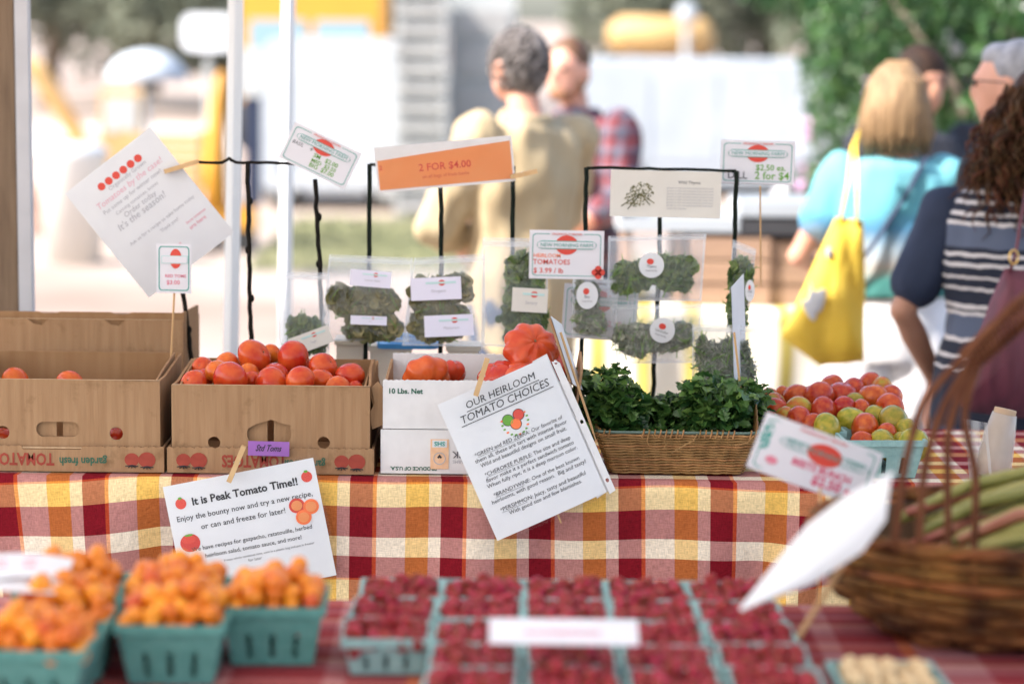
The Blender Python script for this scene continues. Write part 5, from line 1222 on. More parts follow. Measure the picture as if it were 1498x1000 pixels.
# neighbouring stall
SY = 8.0
xa, xb = P(800,470,SY).x, P(1262,470,SY).x; zt = P(1000,452,SY).z
t = thing('rear_stall_table', ((xa+xb)/2, SY, GZ), 'neighbouring stall table under a cream cloth with yellow bands', 'table', world=True)
cube_part(t, 'table_top', (xa, SY, zt-.03), (xb, SY+.8, zt-.006), 'oldwood')
for x in (xa+.06, xb-.1):
    for y in (SY+.06, SY+.7): cube_part(t, 'leg', (x, y, GZ), (x+.04, y+.04, zt-.03), 'oldwood')
def sc_(u, v):
    x = xa-.02+(xb-xa+.04)*u
    if v < .4: return (x, SY+.82-.84*v/.4, zt)
    k = (v-.4)/.6; return (x, SY-.02+.03*math.sin(u*34)*k+.02*math.sin(u*15), zt-.55*k)
m_, n_, l_, b_ = new_mat('cream_yellow_check'); b_.inputs['Roughness'].default_value = .9
tc_ = n_.new('ShaderNodeTexCoord'); w1_ = n_.new('ShaderNodeTexWave'); w1_.bands_direction = 'X'; w1_.inputs['Scale'].default_value = 2.1; w1_.inputs['Distortion'].default_value = 1.5; w1_.inputs['Detail'].default_value = 1; l_.new(tc_.outputs['Object'], w1_.inputs['Vector'])
r1_ = n_.new('ShaderNodeValToRGB'); r1_.color_ramp.elements[0].position = .12; r1_.color_ramp.elements[0].color = (.52,.42,.10,1); r1_.color_ramp.elements[1].position = .38; r1_.color_ramp.elements[1].color = (.74,.69,.58,1); l_.new(w1_.outputs['Fac'], r1_.inputs[0]); l_.new(r1_.outputs[0], b_.inputs['Base Color'])
cl_ = MB().grid(sc_, 60, 30).build('stall_cloth', m_, smooth=True); tag(cl_, 'cream tablecloth with yellow-green bands on the stall behind', 'tablecloth')
for i, (x0, y0, x1, y1, dy, lab) in enumerate([(1010,345,1125,452,.10,'long wooden crate on the stall behind the herb racks'),(1128,350,1222,452,.12,'wooden crate beside the blond woman on the rear stall')]):
    a, b = P(x0, y0, SY+dy), P(x1, y1, SY+dy); t = thing('wooden_crate', ((a.x+b.x)/2, SY+dy, zt), lab, 'crate', 'wooden crates on the rear stall', world=True)
    n = 3; H_ = a.z-zt
    for k in range(n):
        z0 = zt+.002+H_*k/n; cube_part(t, 'slat', (a.x, SY+dy, z0), (b.x, SY+dy+.012, z0+H_/n*.90), 'crate_wood'); cube_part(t, 'slat', (a.x, SY+dy+.33, z0), (b.x, SY+dy+.342, z0+H_/n*.90), 'crate_wood')
    for x in (a.x, b.x-.014): cube_part(t, 'end_board', (x, SY+dy+.013, zt+.002), (x+.014, SY+dy+.329, a.z), 'crate_wood')
    cube_part(t, 'floor_board', (a.x+.015, SY+dy+.014, zt+.003), (b.x-.015, SY+dy+.328, zt+.012), 'crate_wood')
for i, (x0, y0, x1, y1, mm, lab) in enumerate([(905,318,1082,340,'white_paint','white display tray on the long crate'),(1082,296,1225,318,'white_paint','white display tray by the blond woman'),(1085,322,1222,345,'dark','dark tray shape painting the shaded underside of the white tray')]):  # dark entry stands in for the shaded underside of the white tray
    a, b = P(x0, y0, SY+.10), P(x1, y1, SY+.10); t = thing('display_tray', ((a.x+b.x)/2, SY+.1, b.z), lab, 'tray', 'display trays on the rear stall', world=True)
    cube_part(t, 'tray_floor', (a.x, SY+.1, b.z), (b.x, SY+.5, b.z+.008), mm); 
    for (q0, q1) in (((a.x, SY+.1, b.z+.0085), (b.x, SY+.112, a.z)), ((a.x, SY+.488, b.z+.0085), (b.x, SY+.5, a.z)), ((a.x, SY+.113, b.z+.0085), (a.x+.012, SY+.487, a.z)), ((b.x-.012, SY+.113, b.z+.0085), (b.x, SY+.487, a.z))): cube_part(t, 'tray_side', q0, q1, mm)
a = P(905, 341, SY+.12); t = thing('crate_stand', (P(980,400,SY).x, SY+.12, zt), 'pale wooden stand under the left display tray', 'stand', world=True)
for x in (P(915,400,SY).x, P(990,400,SY).x): cube_part(t, 'upright', (x, SY+.14, zt+.002), (x+.03, SY+.45, a.z-.004), 'crate_wood')

def vehicle(name, px, py_base, Y, L, H, D, label, cat, mm, rows, wheels=True, wr=.42):
    x = (px-749)/FPX*Y; t = thing(name, (x, Y, GZ), label, cat); g = wr*.6
    bd = MB(); c = .10
    prof = [(0,g),(L,g),(L,H-c),(L-c,H),(c,H),(0,H-c)]
    vs = [(p[0]-L/2, 0, p[1]) for p in prof]+[(p[0]-L/2, D, p[1]) for p in prof]; n = len(prof)
    bd.add(vs, [tuple(range(n)), tuple(reversed(range(n, 2*n)))]+[(i, i+n, (i+1)%n+n, (i+1)%n) for i in range(n)]); bd.build('body', M[mm], t)
    for (n_, x0, z0_, x1, z1, m2, off) in rows: MB().box((x0-L/2, -off, z0_), (x1-L/2, .01, z1)).build(n_, M[m2], t)
    if wheels:
        for x_ in (.16*L-L/2, .84*L-L/2):
            for y_ in (-.02, D-.25):
                wh = MB(); wh.tube([(x_, y_, wr), (x_, y_+.06, wr), (x_, y_+.2, wr), (x_, y_+.26, wr)], [wr*.85,wr,wr,wr*.85], 20); o = wh.build('wheel', M['tyre'], t, smooth=True)
                MB().tube([(x_, y_-.02, wr), (x_, y_+.02, wr)], [wr*.48,wr*.52], 14).build('hub', M['grey_metal'], o)
    return t
vehicle('yellow_truck', 452, 0, 30, 1.75, 2.45, 2.3, 'yellow truck with blue windows showing above the white van', 'truck', 'yellow_paint', [('window', .12, 1.30, .82, 1.70, 'glassblue', .02), ('window', .93, 1.30, 1.60, 1.70, 'glassblue', .02), ('stripe', .05, 1.16, 1.70, 1.24, 'dark', .015)])
vehicle('white_van', 488, 0, 22, 1.36, 1.54, 1.6, 'white van parked left of the grey pallets', 'van', 'white_paint', [('rear_door', .06, .45, .67, 1.44, 'white_paint', .012), ('rear_door', .69, .45, 1.30, 1.44, 'white_paint', .012), ('bumper', .02, .20, 1.34, .32, 'white_paint', .05)], wr=.2)
vehicle('white_trailer', 1048, 0, 24, 2.75, 1.34, 2.0, 'long low white trailer behind the plaid man', 'trailer', 'white_paint', [('panel', .06+.67*i, .35, .68+.67*i, 1.24, 'white_paint', .012) for i in range(4)], wr=.22)
t = thing('yellow_tank', ((960-749)/FPX*30, 30, GZ), 'yellow tank above the white trailer', 'tank')
MB().tube([(-.65,0,1.55),(-.50,0,1.55),(.50,0,1.55),(.65,0,1.55)], [.12,.24,.24,.12], 20).build('drum', M['cream_paint'], t, smooth=True)
for x_ in (-.35,.35): MB().box((x_-.04,-.15,0),(x_+.04,.15,1.33)).build('leg', M['grey_metal'], t)
t = thing('lamp_post', ((997-749)/FPX*29.4, 29.4, GZ), 'short white lamp post beside the yellow tank', 'lamp post')
MB().tube([(0,0,0),(0,0,1.75)], [.05,.04], 10).build('post', M['white_paint'], t); MB().ell((0,0,1.82), (.13,.13,.13), 14, 9).build('globe', M['white_paint'], t, smooth=True)
# grey pallet stack and utility cabinet
Y_ = 21.0; x_ = (612-749)/FPX*Y_; t = thing('pallet_stack', (x_, Y_, GZ), 'tall stack of grey pallets behind the orange sign', 'pallets')
for k in range(12):
    z0 = .002+.168*k; dx = rnd.uniform(-.015,.015)
    for q in range(2): MB().box((-.23+dx, q*.5, z0+.085), (.23+dx, q*.5+.42, z0+.160)).build('deck_board', M['concrete'], t)
    for q in (-1, 1): MB().box((q*.19+dx-.03, .02, z0), (q*.19+dx+.03, .9, z0+.084)).build('stringer', M['grey_metal'], t)
MB().box((-.155,.10,0),(.155,.85,1.95)).build('gap_tone_core', M['grey_metal'], t)  # added grey block filling the gaps so they do not go dark
x_ = (702-749)/FPX*22; t = thing('utility_cabinet', (x_, 22, GZ), 'grey metal utility cabinet behind the man in tan', 'cabinet')
MB().box((-.30,0,.05),(.30,.5,1.98)).build('body', M['grey_metal'], t); MB().box((-.2,.05,0),(.2,.45,.05)).build('plinth', M['concrete'], t)
for z0, z1 in ((.15,.6),(.68,1.14),(1.22,1.52),(1.58,1.82)): MB().box((-.24,-.03,z0),(.24,.0,z1)).build('panel', M['concrete'], t)
# sunlit digger and yard things on the left
def digger(px, Y, sc, label):
    x = (px-749)/FPX*Y; t = thing('digger', (x, Y, GZ), label, 'digger'); m_ = M['cream_paint']
    for y in (0, .55*sc):
        o = MB().tube([(-.55*sc+.0,y+.12*sc,.17*sc),(.55*sc,y+.12*sc,.17*sc)], [(.13*sc,.17*sc)]*2, 12).build('track', M['dark'], t)
        for k in range(3): MB().tube([(-.35*sc+.35*sc*k,y-.02*sc,.17*sc),(-.35*sc+.35*sc*k,y+.02*sc,.17*sc)], .09*sc, 12).build('roller', M['grey_metal'], o)
    MB().box((-.5*sc,.0,.36*sc),(.45*sc,.75*sc,.72*sc)).build('house', m_, t); MB().box((-.05*sc,.05,.725*sc),(.40*sc,.6*sc,1.25*sc)).build('cab', m_, t); MB().box((0,.03,.8*sc),(.36*sc,.05,1.18*sc)).build('window', M['grey_metal'], t)
    MB().tube([(-.3*sc,.3*sc,.7*sc),(-.75*sc,.3*sc,1.45*sc),(-.95*sc,.3*sc,1.55*sc)], [.10*sc,.12*sc,.09*sc], 6).build('boom', m_, t); MB().tube([(-.95*sc,.3*sc,1.55*sc),(-1.15*sc,.3*sc,.75*sc)], [.09*sc,.06*sc], 6).build('stick', m_, t)
    MB().add([(-1.35*sc,.1*sc,.75*sc),(-1.0*sc,.1*sc,.75*sc),(-1.05*sc,.1*sc,.35*sc),(-1.3*sc,.1*sc,.45*sc),(-1.35*sc,.5*sc,.75*sc),(-1.0*sc,.5*sc,.75*sc),(-1.05*sc,.5*sc,.35*sc),(-1.3*sc,.5*sc,.45*sc)], [(0,1,2,3),(7,6,5,4),(0,4,5,1),(1,5,6,2),(2,6,7,3),(3,7,4,0)]).build('bucket', m_, t)
digger(150, 22, .85, 'pale yellow digger in the yard at the left')
def crate_pile(px, Y, label, n, w_, h_, mm):
    x = (px-749)/FPX*Y; r = random.Random(px)
    for k in range(n):
        t = thing('yard_crate', (x+r.uniform(-.04,.04), Y, GZ+h_*k*1.01), label[k], 'crate', 'crates in the sunny yard')
        for q in range(3): MB().box((-w_/2, -.012, .002+q*h_/3), (w_/2, 0, (q+.88)*h_/3)).build('slat', M[mm], t); 
        for sx in (-w_/2, w_/2-.02): MB().box((sx, .001, .002), (sx+.02, w_*.6, h_)).build('end_board', M[mm], t)
        MB().box((-w_/2+.021, .001, .003), (w_/2-.021, w_*.6, .02)).build('floor_board', M[mm], t)
crate_pile(225, 18, ['lowest pale crate in the yard left of the tent pole','second pale crate in the yard left of the tent pole','third pale crate in the yard left of the tent pole','top pale crate in the yard left of the tent pole'], 4, .62, .22, 'cream_paint')
def dome(px, py, Y, r_, label, name, cat, mm='white_paint'):
    c = P(px, py, Y); t = thing(name, (c.x, Y, GZ), label, cat)
    mb = MB(); mb.rings([((0,0,c.z-GZ+r_*math.sin(a)*.75), r_*math.cos(a)+.002, r_*math.cos(a)+.002) for a in np.linspace(0, 1.5, 8)], 20); mb.build('shade', M[mm], t, smooth=True)
    MB().tube([(0,0,0),(0,0,c.z-GZ+r_*.7)], .02, 8).build('pole', M['white_paint'], t)
dome(215, 118, 16, .27, 'white parasol over the pale yard crates', 'parasol', 'parasol')
YS = 19.0; c_s = P(303, 48, YS); t = thing('white_board', (c_s.x, YS, GZ), 'rounded white board on a post next to the tent pole', 'sign board')
k_ = SCALE(c_s); MB().add([(x, y, z+c_s.z-GZ) for x, y, z in outline_mesh(rrect(-38/k_, -27/k_, 38/k_, 27/k_, 16/k_), [], .05)[0]], outline_mesh(rrect(-38/k_, -27/k_, 38/k_, 27/k_, 16/k_), [], .05)[1]).build('board', M['tent_white'], t)
MB().tube([(0,.06,0), (0,.06,c_s.z-GZ)], .03, 8).build('post', M['grey_metal'], t)
t = thing('bin', ((105-749)/FPX*17, 17, GZ), 'tall pale bin in the yard at the left', 'bin')
MB().rings([((0,0,0), .19, .19), ((0,0,.75), .24, .24), ((0,0,.80), .26, .26)], 18).build('barrel', M['paper_warm'], t, smooth=True); MB().rings([((0,0,.803), .25, .25), ((0,0,.84), .20, .20)], 18).build('lid', M['white_paint'], t)

# ------------------------------------------------------------------ people
def limb(mb, pts, radii, n=12):
    pts = [Vector(p) for p in pts]
    mb.tube(pts, radii, n)
    for p, r in ((pts[0], radii[0]), (pts[-1], radii[-1])): mb.ell(p, r if not hasattr(r, '__len__') else max(r), 12, 8)
    for p, r in zip(pts[1:-1], radii[1:-1]): mb.ell(p, r if not hasattr(r, '__len__') else min(r), 12, 8)
def fuse(mb, name, mm, parent, voxel=.011, sm=6, wrinkle=0.0, seed=0):
    me = mb.mesh('tmp'); ob = bpy.data.objects.new('tmp', me); C.objects.link(ob)
    md = ob.modifiers.new('r', 'REMESH'); md.mode = 'VOXEL'; md.voxel_size = voxel
    m2 = ob.modifiers.new('s', 'SMOOTH'); m2.factor = .5; m2.iterations = sm
    dg = bpy.context.evaluated_depsgraph_get(); dg.update()
    out = bpy.data.meshes.new_from_object(ob.evaluated_get(dg)); out.name = name
    bpy.data.objects.remove(ob); bpy.data.meshes.remove(me)
    if wrinkle:
        n = len(out.vertices); co = np.empty(n*3, dtype=np.float32); out.vertices.foreach_get('co', co); no = np.empty(n*3, dtype=np.float32); out.vertex_normals.foreach_get('vector', no)
        co = co.reshape(-1,3); no = no.reshape(-1,3)
        k = np.array([mnoise.noise(Vector((c[0]*9+seed, c[1]*9, c[2]*5)))+.6*mnoise.noise(Vector((c[0]*20, c[1]*20+seed, c[2]*9))) for c in co])
        co += no*(k*wrinkle)[:,None]; out.vertices.foreach_set('co', co.ravel())
    out.materials.clear(); out.materials.append(mm); out.polygons.foreach_set('use_smooth', [True]*len(out.polygons)); out.update()
    return link(name, out, parent)
ARM = {'L': ((-.19,0,1.42), (-.245,.02,1.13), (-.25,-.09,.88)), 'R': ((.19,0,1.42), (.245,.02,1.13), (.25,-.09,.88))}
def hand(mb, w_, d):                                         # palm with five bent fingers, w_ wrist, d direction
    w_ = Vector(w_); d = Vector(d).normalized(); a = d.cross(Vector((0,1,.2))).normalized(); nrm = a.cross(d)
    limb(mb, [w_, w_+d*.045, w_+d*.085], [.024,.032,.030], 8)
    for k, (o, L) in enumerate(((-.027,.060),(-.009,.072),(.009,.068),(.026,.052))):
        b = w_ + d*.088 + a*o; limb(mb, [b, b+d*L*.5+nrm*.008, b+d*L*.85+nrm*.026], [.0098,.0092,.0085], 6)
    b = w_ + d*.03 - a*.03; limb(mb, [b, b-a*.022+d*.026, b-a*.024+d*.055+nrm*.012], [.012,.011,.0095], 6)
class Person:
    def __init__(s, px, py_top, Y, rz, label, skin='skin', arms=None, female=False, head=(0,0), H=None):
        c = P(px, py_top, Y); s.H = H or (c.z - GZ); s.k = s.H/1.75
        s.t = thing('person', (c.x, Y, GZ), label, 'person'); s.t.rotation_euler = (0,0,rz); s.t.scale = (s.k,)*3
        s.arms = dict(ARM); s.arms.update(arms or {}); s.f = female; s.hx, s.hy = head; f = .90 if female else 1.0
        b = MB(); sw = .17*f
        b.rings([((0,0,.88), .155, .115), ((0,0,.98), .165 if female else .155, .12), ((0,0,1.10), .125*f+.01, .10), ((0,-.005,1.25), .155*f, .115), ((0,0,1.36), .165*f, .105), ((0,.01,1.44), .12*f, .08), ((0,.012,1.475), .06, .06)], 18)
        for sd_ in ('L', 'R'):
            sh, el, wr = [Vector(q) for q in s.arms[sd_]]; sh = Vector((sh.x*f, sh.y, sh.z-.02))
            limb(b, [sh, sh.lerp(el,.5), el, el.lerp(wr,.35), wr], [.056*f,.047*f,.040*f,.040*f,.027*f], 10); hand(b, wr, (wr-el).normalized()*.8+Vector((0,0,-.3)))
            x = .085 if sd_ == 'R' else -.085
            limb(b, [(x,0,.90), (x*1.05,-.005,.70), (x*1.02,0,.48), (x,.012,.33), (x*.98,.012,.10)], [.092,.078,.055,.056,.038], 12); limb(b, [(x,.02,.05), (x*1.05,-.06,.035), (x*1.15,-.16,.03)], [.042,.040,.032], 10)
        limb(b, [(0,.012,1.44), (s.hx*.4,.006+s.hy*.4,1.54)], [.056*f,.052*f], 12)
        hc = s.hc = Vector((s.hx, s.hy-.01, 1.635))
        b.ell(hc, (.074,.094,.108), 18, 14); b.ell(hc+Vector((0,-.030,-.050)), (.058,.062,.062), 14, 10); b.ell(hc+Vector((0,-.055,-.088)), (.030,.028,.024), 10, 8)
        b.ell(hc+Vector((0,-.098,-.022)), (.012,.018,.022), 8, 6); b.ell(hc+Vector((0,-.088,.018)), (.045,.012,.012), 10, 6); b.ell(hc+Vector((0,-.084,-.062)), (.022,.012,.008), 8, 6)
        for sx in (-1, 1): b.ell(hc+Vector((sx*.078,.012,-.012)), (.010,.020,.032), 8, 8)
        s.body = fuse(b, 'body', M[skin], s.t, .0105, 4)
        for sx in (-1, 1): MB().ell(hc+Vector((sx*.030,-.086,.002)), (.012,.007,.008), 10, 7).build('eye', M['eye'], s.t, smooth=True)
    def top(s, mm, sleeve=.5, hem=.86, loose=.02, name='shirt', sl_mat=None, wr=.012, collar=False, slim=1.0):
        f = .90 if s.f else 1.0; b = MB(); l_ = loose
        b.rings([((0,0,hem), .165+l_, .125+l_)] + ([((0,0,1.00), .160+l_, .125+l_)] if hem < .97 else []) + [((0,0,1.12), .140*f+l_, .110+l_), ((0,0,1.26), .165*f+l_, .120+l_), ((0,0,1.37), .178*f+l_, .112+l_), ((0,.008,1.445), .125*f+l_, .085+l_), ((0,.01,1.47), .075, .072)], 20)
        if collar: b.tube([(.075*math.cos(a), .012+.075*math.sin(a), 1.475) for a in np.linspace(0, 6.28, 17)], .022, 8)
        for sd_ in ('L', 'R'):
            sl = MB() if sl_mat else b
            sh, el, wr_ = [Vector(q) for q in s.arms[sd_]]; sh = Vector((sh.x*f, sh.y, sh.z-.015)); r0 = (.064*f+l_*.8)*slim
            if sleeve <= 1: limb(sl, [sh, sh.lerp(el, sleeve*.5), sh.lerp(el, sleeve)], [r0, r0*.95, r0*.92], 12)
            elif 1: limb(sl, [sh, sh.lerp(el,.5), el, el.lerp(wr_, (sleeve-1)*.5), el.lerp(wr_, sleeve-1)], [r0, r0*.92, r0*.85, r0*.80, r0*.66], 12)
            if sl_mat: fuse(sl, 'sleeve', sl_mat, s.t, .011, 5, wr, 3)
        return fuse(b, name, mm, s.t, .011, 5, wr, 1)
    def legs(s, mm, to=.06, name='trousers', loose=.015, topz=.97):
        b = MB(); b.rings([((0,0,.84), .168+loose*.5, .125+loose*.5), ((0,0,.93), .172+loose*.5, .13+loose*.5), ((0,0,topz), .158+loose*.5, .12+loose*.5)], 18)
        for x in (-.085, .085):
            z = [.88, .70, .48, .3, .1]; r0 = [.098,.088,.066,.062,.055]; q = [(x, 0, zz) for zz in z if zz > to]; rr = [r_+loose for zz, r_ in zip(z, r0) if zz > to]
            q.append((x, 0, to)); rr.append(rr[-1]*.98); limb(b, q, rr, 12)
        return fuse(b, name, mm, s.t, .012, 4, .004, 2)
    def shoes(s, mm):
        for x in (-.085, .085):
            b = MB(); limb(b, [(x,.03,.055), (x*1.05,-.06,.048), (x*1.15,-.17,.042)], [.050,.048,.040], 10); fuse(b, 'shoe', mm, s.t, .011, 3)
    def hair_cap(s, mm, back=.0, puff=.0, low=-.06, curl=.0, seed=0):
        b = MB(); hc = s.hc + Vector((0,.012,.018)); r = random.Random(seed)
        b.ell(hc, (.082+puff,.094+puff,.100+puff), 20, 14); b.ell(hc+Vector((0,.040,-.035)), (.074+puff,.066+puff,.075+back), 16, 12)
        if curl:
            for i in range(170):
                d = Vector((r.gauss(0,1), r.gauss(.45,.9), r.gauss(.35,.9))).normalized(); b.ell(hc+Vector((d.x*(.082+puff), d.y*(.095+puff), d.z*(.10+puff))), r.uniform(.35,1)*curl, 7, 5)
        return fuse(b, 'hair', mm, s.t, .0085, 2, .004, seed)
# man in the tan jacket
p = Person(768, 42, 7.4, R(180+38), 'grey-haired man in a tan jacket seen from behind', arms={'L': ((-.19,0,1.42),(-.26,-.10,1.16),(-.02,-.26,1.12)), 'R': ((.18,0,1.42),(.25,-.10,1.15),(.05,-.27,1.08))}, head=(0,-.03))
p.top(M['tan'], sleeve=1.9, hem=.74, loose=.028, name='jacket', wr=.022, collar=True); p.legs(M['denim']); p.shoes(M['dark']); p.hair_cap(M['greyhair'], puff=-.004, curl=.008, back=.010, seed=1)
cu = MB(); r = random.Random(31); hc = p.hc + Vector((0,.014,.016))
for i in range(520):
    d = Vector((r.gauss(0,1), r.gauss(.5,.9), r.gauss(.45,.9))).normalized(); q0 = hc + Vector((d.x*.079, d.y*.093, d.z*.098)); sd_ = d.cross(Vector((r.gauss(0,1), r.gauss(0,1), r.gauss(0,1)))).normalized()
    cu.tube([q0, q0+d*.010+sd_*.008, q0+d*.012+sd_*.020-Vector((0,0,.006)), q0+d*.005+sd_*.028-Vector((0,0,.014))], [.004,.004,.0035,.001], 5)
o = cu.build('curls', M['greyhair'], p.t, smooth=True); o['kind'] = 'stuff'
# bearded man in plaid
p = Person(842, 56, 8.7, R(-30), 'bearded young man in a red plaid shirt looking down', arms={'L': ((-.19,0,1.42),(-.24,-.06,1.14),(-.10,-.26,1.02)), 'R': ((.19,0,1.42),(.25,-.08,1.16),(.10,-.28,1.04))}, head=(-.01,-.03))
p.top(M['shirtplaid'], sleeve=1.35, hem=.80, loose=.028, wr=.016, collar=True); p.legs(M['denim']); p.shoes(M['dark']); 
b = MB(); hc = p.hc; b.ell(hc+Vector((0,.016,.035)), (.079,.090,.088), 18, 12); b.ell(hc+Vector((0,.05,-.02)), (.066,.055,.07), 14, 10); fuse(b, 'hair', M['brownhair'], p.t, .0085, 2, .004)
b = MB(); b.ell(hc+Vector((0,-.048,-.088)), (.048,.042,.034), 14, 10); [b.ell(hc+Vector((sx*.058,-.012,-.055)), (.014,.03,.04), 10, 8) for sx in (-1,1)]; fuse(b, 'beard', mat('auburn_beard', (.22,.10,.05), .8, (.30,.15,.08), 60), p.t, .008, 2, .003)
MB().ell(p.hc*0+Vector((-.02,-.33,1.02)), (.07,.04,.03), 10, 7).build('phone_case', M['dark'], p.t)
# blond woman
p = Person(1313, 92, 6.9, R(180-6), 'blond woman in a turquoise shirt and white shorts seen from behind', female=True, arms={'R': ((.17,0,1.41),(.285,-.03,1.15),(.12,-.26,1.06)), 'L': ((-.17,0,1.41),(-.24,-.05,1.14),(-.10,-.26,1.02))})
p.top(M['turq'], sleeve=.52, hem=1.04, loose=.030, wr=.014); p.legs(M['shorts'], to=.72, name='shorts', loose=.025, topz=1.06); p.shoes(M['shorts'])
b = MB(); hc = p.hc; b.ell(hc+Vector((0,.014,.026)), (.090,.100,.098), 22, 14); b.rings([(hc+Vector((0,.026,.06)), .088, .085), (hc+Vector((0,.034,.0)), .102, .090), (hc+Vector((0,.036,-.06)), .108, .088), (hc+Vector((0,.034,-.115)), .106, .082), (hc+Vector((0,.030,-.150)), .092, .068)], 26)
h_ = fuse(b, 'hair', M['blond'], p.t, .008, 3)
st = MB(); r = random.Random(2)
for i in range(110):
    a = R(r.uniform(-15, 195)); x, y = math.cos(a), math.sin(a); st.tube([hc+Vector((x*.03, y*.03+.02, .122)), hc+Vector((x*.082, y*.082+.026, .06)), hc+Vector((x*.103, y*.088+.034, -.03)), hc+Vector((x*.108+r.gauss(0,.004), y*.086+.036, -.10)), hc+Vector((x*.092+r.gauss(0,.006), y*.070+.03, -.155+r.gauss(0,.012)))], [.003,.006,.0065,.006,.002], 5)
st.build('hair_strands', M['blond'], p.t, smooth=True)
MB().tube([(-.09,.09,1.47),(-.03,.155,1.36),(.07,.165,1.20),(.20,.13,1.02),(.21,.0,.98)], [(.010,.004)]*5, 8).build('bag_strap', M['navy'], p.t, smooth=True)
def pillow(outline, Y, depth, rings=7, bulge=.5):            # soft bag from a pixel outline at its own distance
    pts = [P(px, py, Y) for px, py in outline]; c = sum(pts, Vector())/len(pts); mb = MB(); n = len(pts)
    for s_ in (-1, 1):
        vs = []
        for k in range(rings+1):
            u = 1-k/rings; 
            for q in pts: v = c+(q-c)*u; vs.append((v.x, Y + s_*depth*(1-u**2.4)**bulge, v.z))
        fs = []
        for k in range(rings):
            for i in range(n):
                f = (k*n+i, k*n+(i+1)%n, (k+1)*n+(i+1)%n, (k+1)*n+i); fs.append(f if s_ < 0 else f[::-1])
        mb.add(vs, fs)
    return mb, c
def dense(poly, k=5): return [(a[0]+(b[0]-a[0])*i/k, a[1]+(b[1]-a[1])*i/k) for a, b in zip(poly, poly[1:]+poly[:1]) for i in range(k)]
YB = 6.52
mb, c = pillow(dense([(1222,318),(1262,322),(1266,420),(1264,528),(1200,536),(1142,492),(1180,410)]), YB, .055)
t = thing('tote_bag', c, 'bright yellow cloth tote bag hanging from the blond woman\'s shoulder', 'tote bag', world=True)
for i, v in enumerate(mb.v): mb.v[i] = (v[0], v[1]+.024*mnoise.noise(Vector((v[0]*16+v[2]*4, 0, v[2]*4)))+.008*mnoise.noise(Vector((v[0]*40, 3, v[2]*12))), v[2])
mb.build('bag_body', M['yellow_cloth'], t, smooth=True)
MB().tube([P(1228,330,YB), P(1240,270,YB+.02), P(1246,215,YB+.08), P(1254,198,YB+.2)], [(.016,.004)]*4, 8).build('handle', M['yellow_cloth'], t, smooth=True)
MB().tube([P(1254,330,YB-.02), P(1254,270,YB), P(1252,215,YB+.07), P(1256,197,YB+.2)], [(.016,.004)]*4, 8).build('handle', M['yellow_cloth'], t, smooth=True)
mb2, c2_ = pillow([(1190+14*math.cos(a)+5*math.cos(3*a+1), 440+24*math.sin(a)+7*math.sin(4*a)) for a in np.linspace(0, 6.1, 34)], YB-.056, .006); mb2.build('printed_motif', M['paper'], t, smooth=True)
mb2, _ = pillow([(1213+5*math.cos(a), 370+9*math.sin(a)) for a in np.linspace(0, 6, 14)], YB-.042, .006); mb2.build('badge', M['lightgrey_ink'], t, smooth=True)
# dark-haired person hidden behind her
p = Person(1348, 70, 7.9, R(20), 'dark-haired person in black standing behind the blond woman', skin='skin_dark')
p.top(M['blackcloth'], sleeve=1.9, hem=.84, loose=.03); p.legs(M['denim']); p.shoes(M['dark']); p.hair_cap(M['darkhair'], puff=.009, back=.02, seed=4)
# silver-haired man with glasses
p = Person(1488, 58, 6.08, R(180+62), 'silver-haired man with glasses at the right edge', skin='skin')
p.top(M['blackcloth'], sleeve=.6, hem=.84, loose=.03); p.legs(M['denim']); p.shoes(M['dark'])
b = MB(); hc = p.hc; b.ell(hc+Vector((0,.022,.034)), (.079,.088,.084), 18, 12); b.ell(hc+Vector((0,.05,-.01)), (.068,.055,.07), 14, 10); b.ell(hc+Vector((0,-.030,.072)), (.060,.050,.036), 14, 10); fuse(b, 'hair', M['silverhair'], p.t, .008, 2, .003)
g = MB()
for sx in (-1, 1):
    g.tube([hc+Vector((sx*.034+.024*math.cos(a), -.112, .004+.018*math.sin(a))) for a in np.linspace(0,6.283,15)], .0018, 5); g.tube([hc+Vector((sx*.058,-.110,.008)), hc+Vector((sx*.082,-.05,.010)), hc+Vector((sx*.082,.012,.006))], .0018, 5)
g.tube([hc+Vector((-.012,-.113,.006)), hc+Vector((.012,-.113,.006))], .0018, 5); g.build('glasses', M['dark'], p.t)
# woman in the striped shirt
st_seq = []; z = .78; r = random.Random(9); nvy, wh, mid_ = (.012,.016,.034), (.62,.58,.58), (.09,.11,.17)
pat = [(.020,mid_),(.010,wh),(.016,nvy),(.008,wh),(.018,nvy),(.008,wh),(.012,nvy),(.009,wh),(.050,mid_),(.012,nvy),(.009,wh),(.014,nvy),(.009,wh),(.020,nvy),(.007,wh),(.020,nvy),(.007,wh),(.030,nvy),(.010,wh),(.007,nvy),(.010,wh),(.050,mid_),(.010,wh),(.030,nvy),(.008,wh),(.020,nvy),(.008,wh),(.030,nvy)]
z = 1.48
for wd, c_ in pat[::1]:
    z -= wd*1.12; st_seq.append((z, c_))
st_seq = st_seq[::-1]
M['stripe'] = bands_mat('navy_white_stripe', st_seq, noise_amt=.012, nscale=30)
p = Person(1494, 102, 5.75, R(180-14), 'woman in a navy and white striped shirt with long curly hair', female=True, skin='skin_dark', arms={'R': ((.19,.0,1.40),(.275,.03,1.13),(.20,-.14,.93)), 'L': ((-.19,0,1.40),(-.25,.0,1.13),(-.20,-.16,.95))}, head=(-.05,0))
b_t = p.top(M['stripe'], sleeve=.72, hem=.84, loose=.034, wr=.012, sl_mat=M['navy'], slim=.86); p.legs(M['denim']); p.shoes(M['dark'])
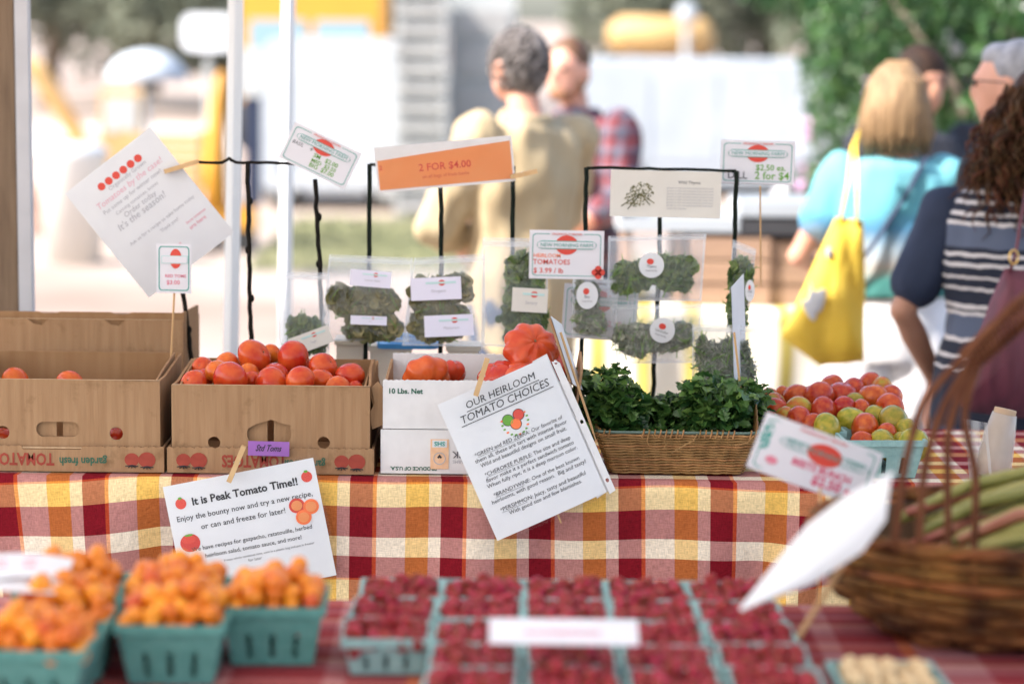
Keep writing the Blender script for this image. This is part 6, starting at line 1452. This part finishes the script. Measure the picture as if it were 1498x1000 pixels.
b = MB(); hc = p.hc; b.ell(hc+Vector((0,.016,.022)), (.088,.102,.100), 20, 14); b.ell(hc+Vector((.02,.06,-.10)), (.095,.065,.11), 16, 12); b.ell(hc+Vector((.035,.09,-.22)), (.10,.055,.10), 14, 10); fuse(b, 'hair', M['curl'], p.t, .009, 2, .008)
cu = MB(); r = random.Random(12)
for i in range(420):
    a = R(r.uniform(-10, 190)); x, y = math.cos(a), math.sin(a); p0 = hc + Vector((x*.085, y*.09+.02, r.uniform(-.05,.08))); sp_ = r.gauss(0,.025); L = r.uniform(.12,.27); ph = r.uniform(0,6); q = []
    for k in range(13):
        u = k/12; w_ = .014*u**.6; q.append(p0 + Vector((x*(.045+sp_)*u + .03*u + w_*math.cos(ph+u*19), y*(.05+sp_)*u + w_*math.sin(ph+u*19) + .02*u, -L*u)))
    cu.tube(q, [.0036]*10+[.003,.002,.0008], 4)
o = cu.build('curls', M['curl'], p.t, smooth=True); o['kind'] = 'stuff'
YH = 5.42
mb, c = pillow(dense([(1470,392),(1520,398),(1560,470),(1575,590),(1500,612),(1418,602),(1400,585),(1420,520),(1448,440)], 4), YH, .06)
for i, v in enumerate(mb.v): mb.v[i] = (v[0], v[1]+.009*mnoise.noise(Vector((v[0]*30, 0, v[2]*4))), v[2])
t = thing('shoulder_bag', c, 'slouchy burgundy shoulder bag on the striped woman', 'handbag', world=True)
mb.build('bag_body', M['burgundy'], t, smooth=True)
MB().tube([P(1478,396,YH-.01), P(1486,370,YH), P(1492,330,YH+.02), P(1503,270,YH+.06), P(1512,215,YH+.2)], [(.010,.004)]*5, 8).build('strap', M['burgundy'], t, smooth=True)
rg = MB(); cc = P(1483, 376, YH-.02)
rg.tube([cc+Vector((.010*math.cos(a), 0, .016*math.sin(a))) for a in np.linspace(0, 6.283, 15)], .0025, 6); rg.build('brass_ring', M['gold'], t, smooth=True)
# yellow machine by the tent pole
YM = 18.0; xm = P(335, 250, YM).x; zf = lambda py: P(335, py, YM).z - GZ; xf = lambda px: P(px, 250, YM).x - xm
t = thing('yellow_machine', (xm, YM, GZ), 'upright yellow machine with a navy panel behind the tent pole', 'machine')
MB().rings([((xf(316),0,zf(300)), .085, .16), ((xf(314),0,zf(240)), .085, .15), ((xf(320),0,zf(150)), .062, .12), ((xf(324),0,zf(112)), .04, .09), ((xf(325),0,zf(104)), .02, .05)], 18).build('hood', M['yellow_paint'], t, smooth=True)
MB().box((xf(360), -.05, zf(300)), (xf(381), .12, zf(142))).build('navy_panel', M['navy'], t)
MB().box((xf(352), -.06, zf(141)), (xf(386), .14, zf(70))).build('grey_housing', M['grey_metal'], t)
MB().box((xf(300), -.10, .10), (xf(372), .22, zf(301))).build('chassis', M['yellow_paint'], t)
for x_ in (xf(312), xf(360)): MB().tube([(x_, -.16, .09), (x_, -.11, .09)], .09, 16).build('wheel', M['tyre'], t)
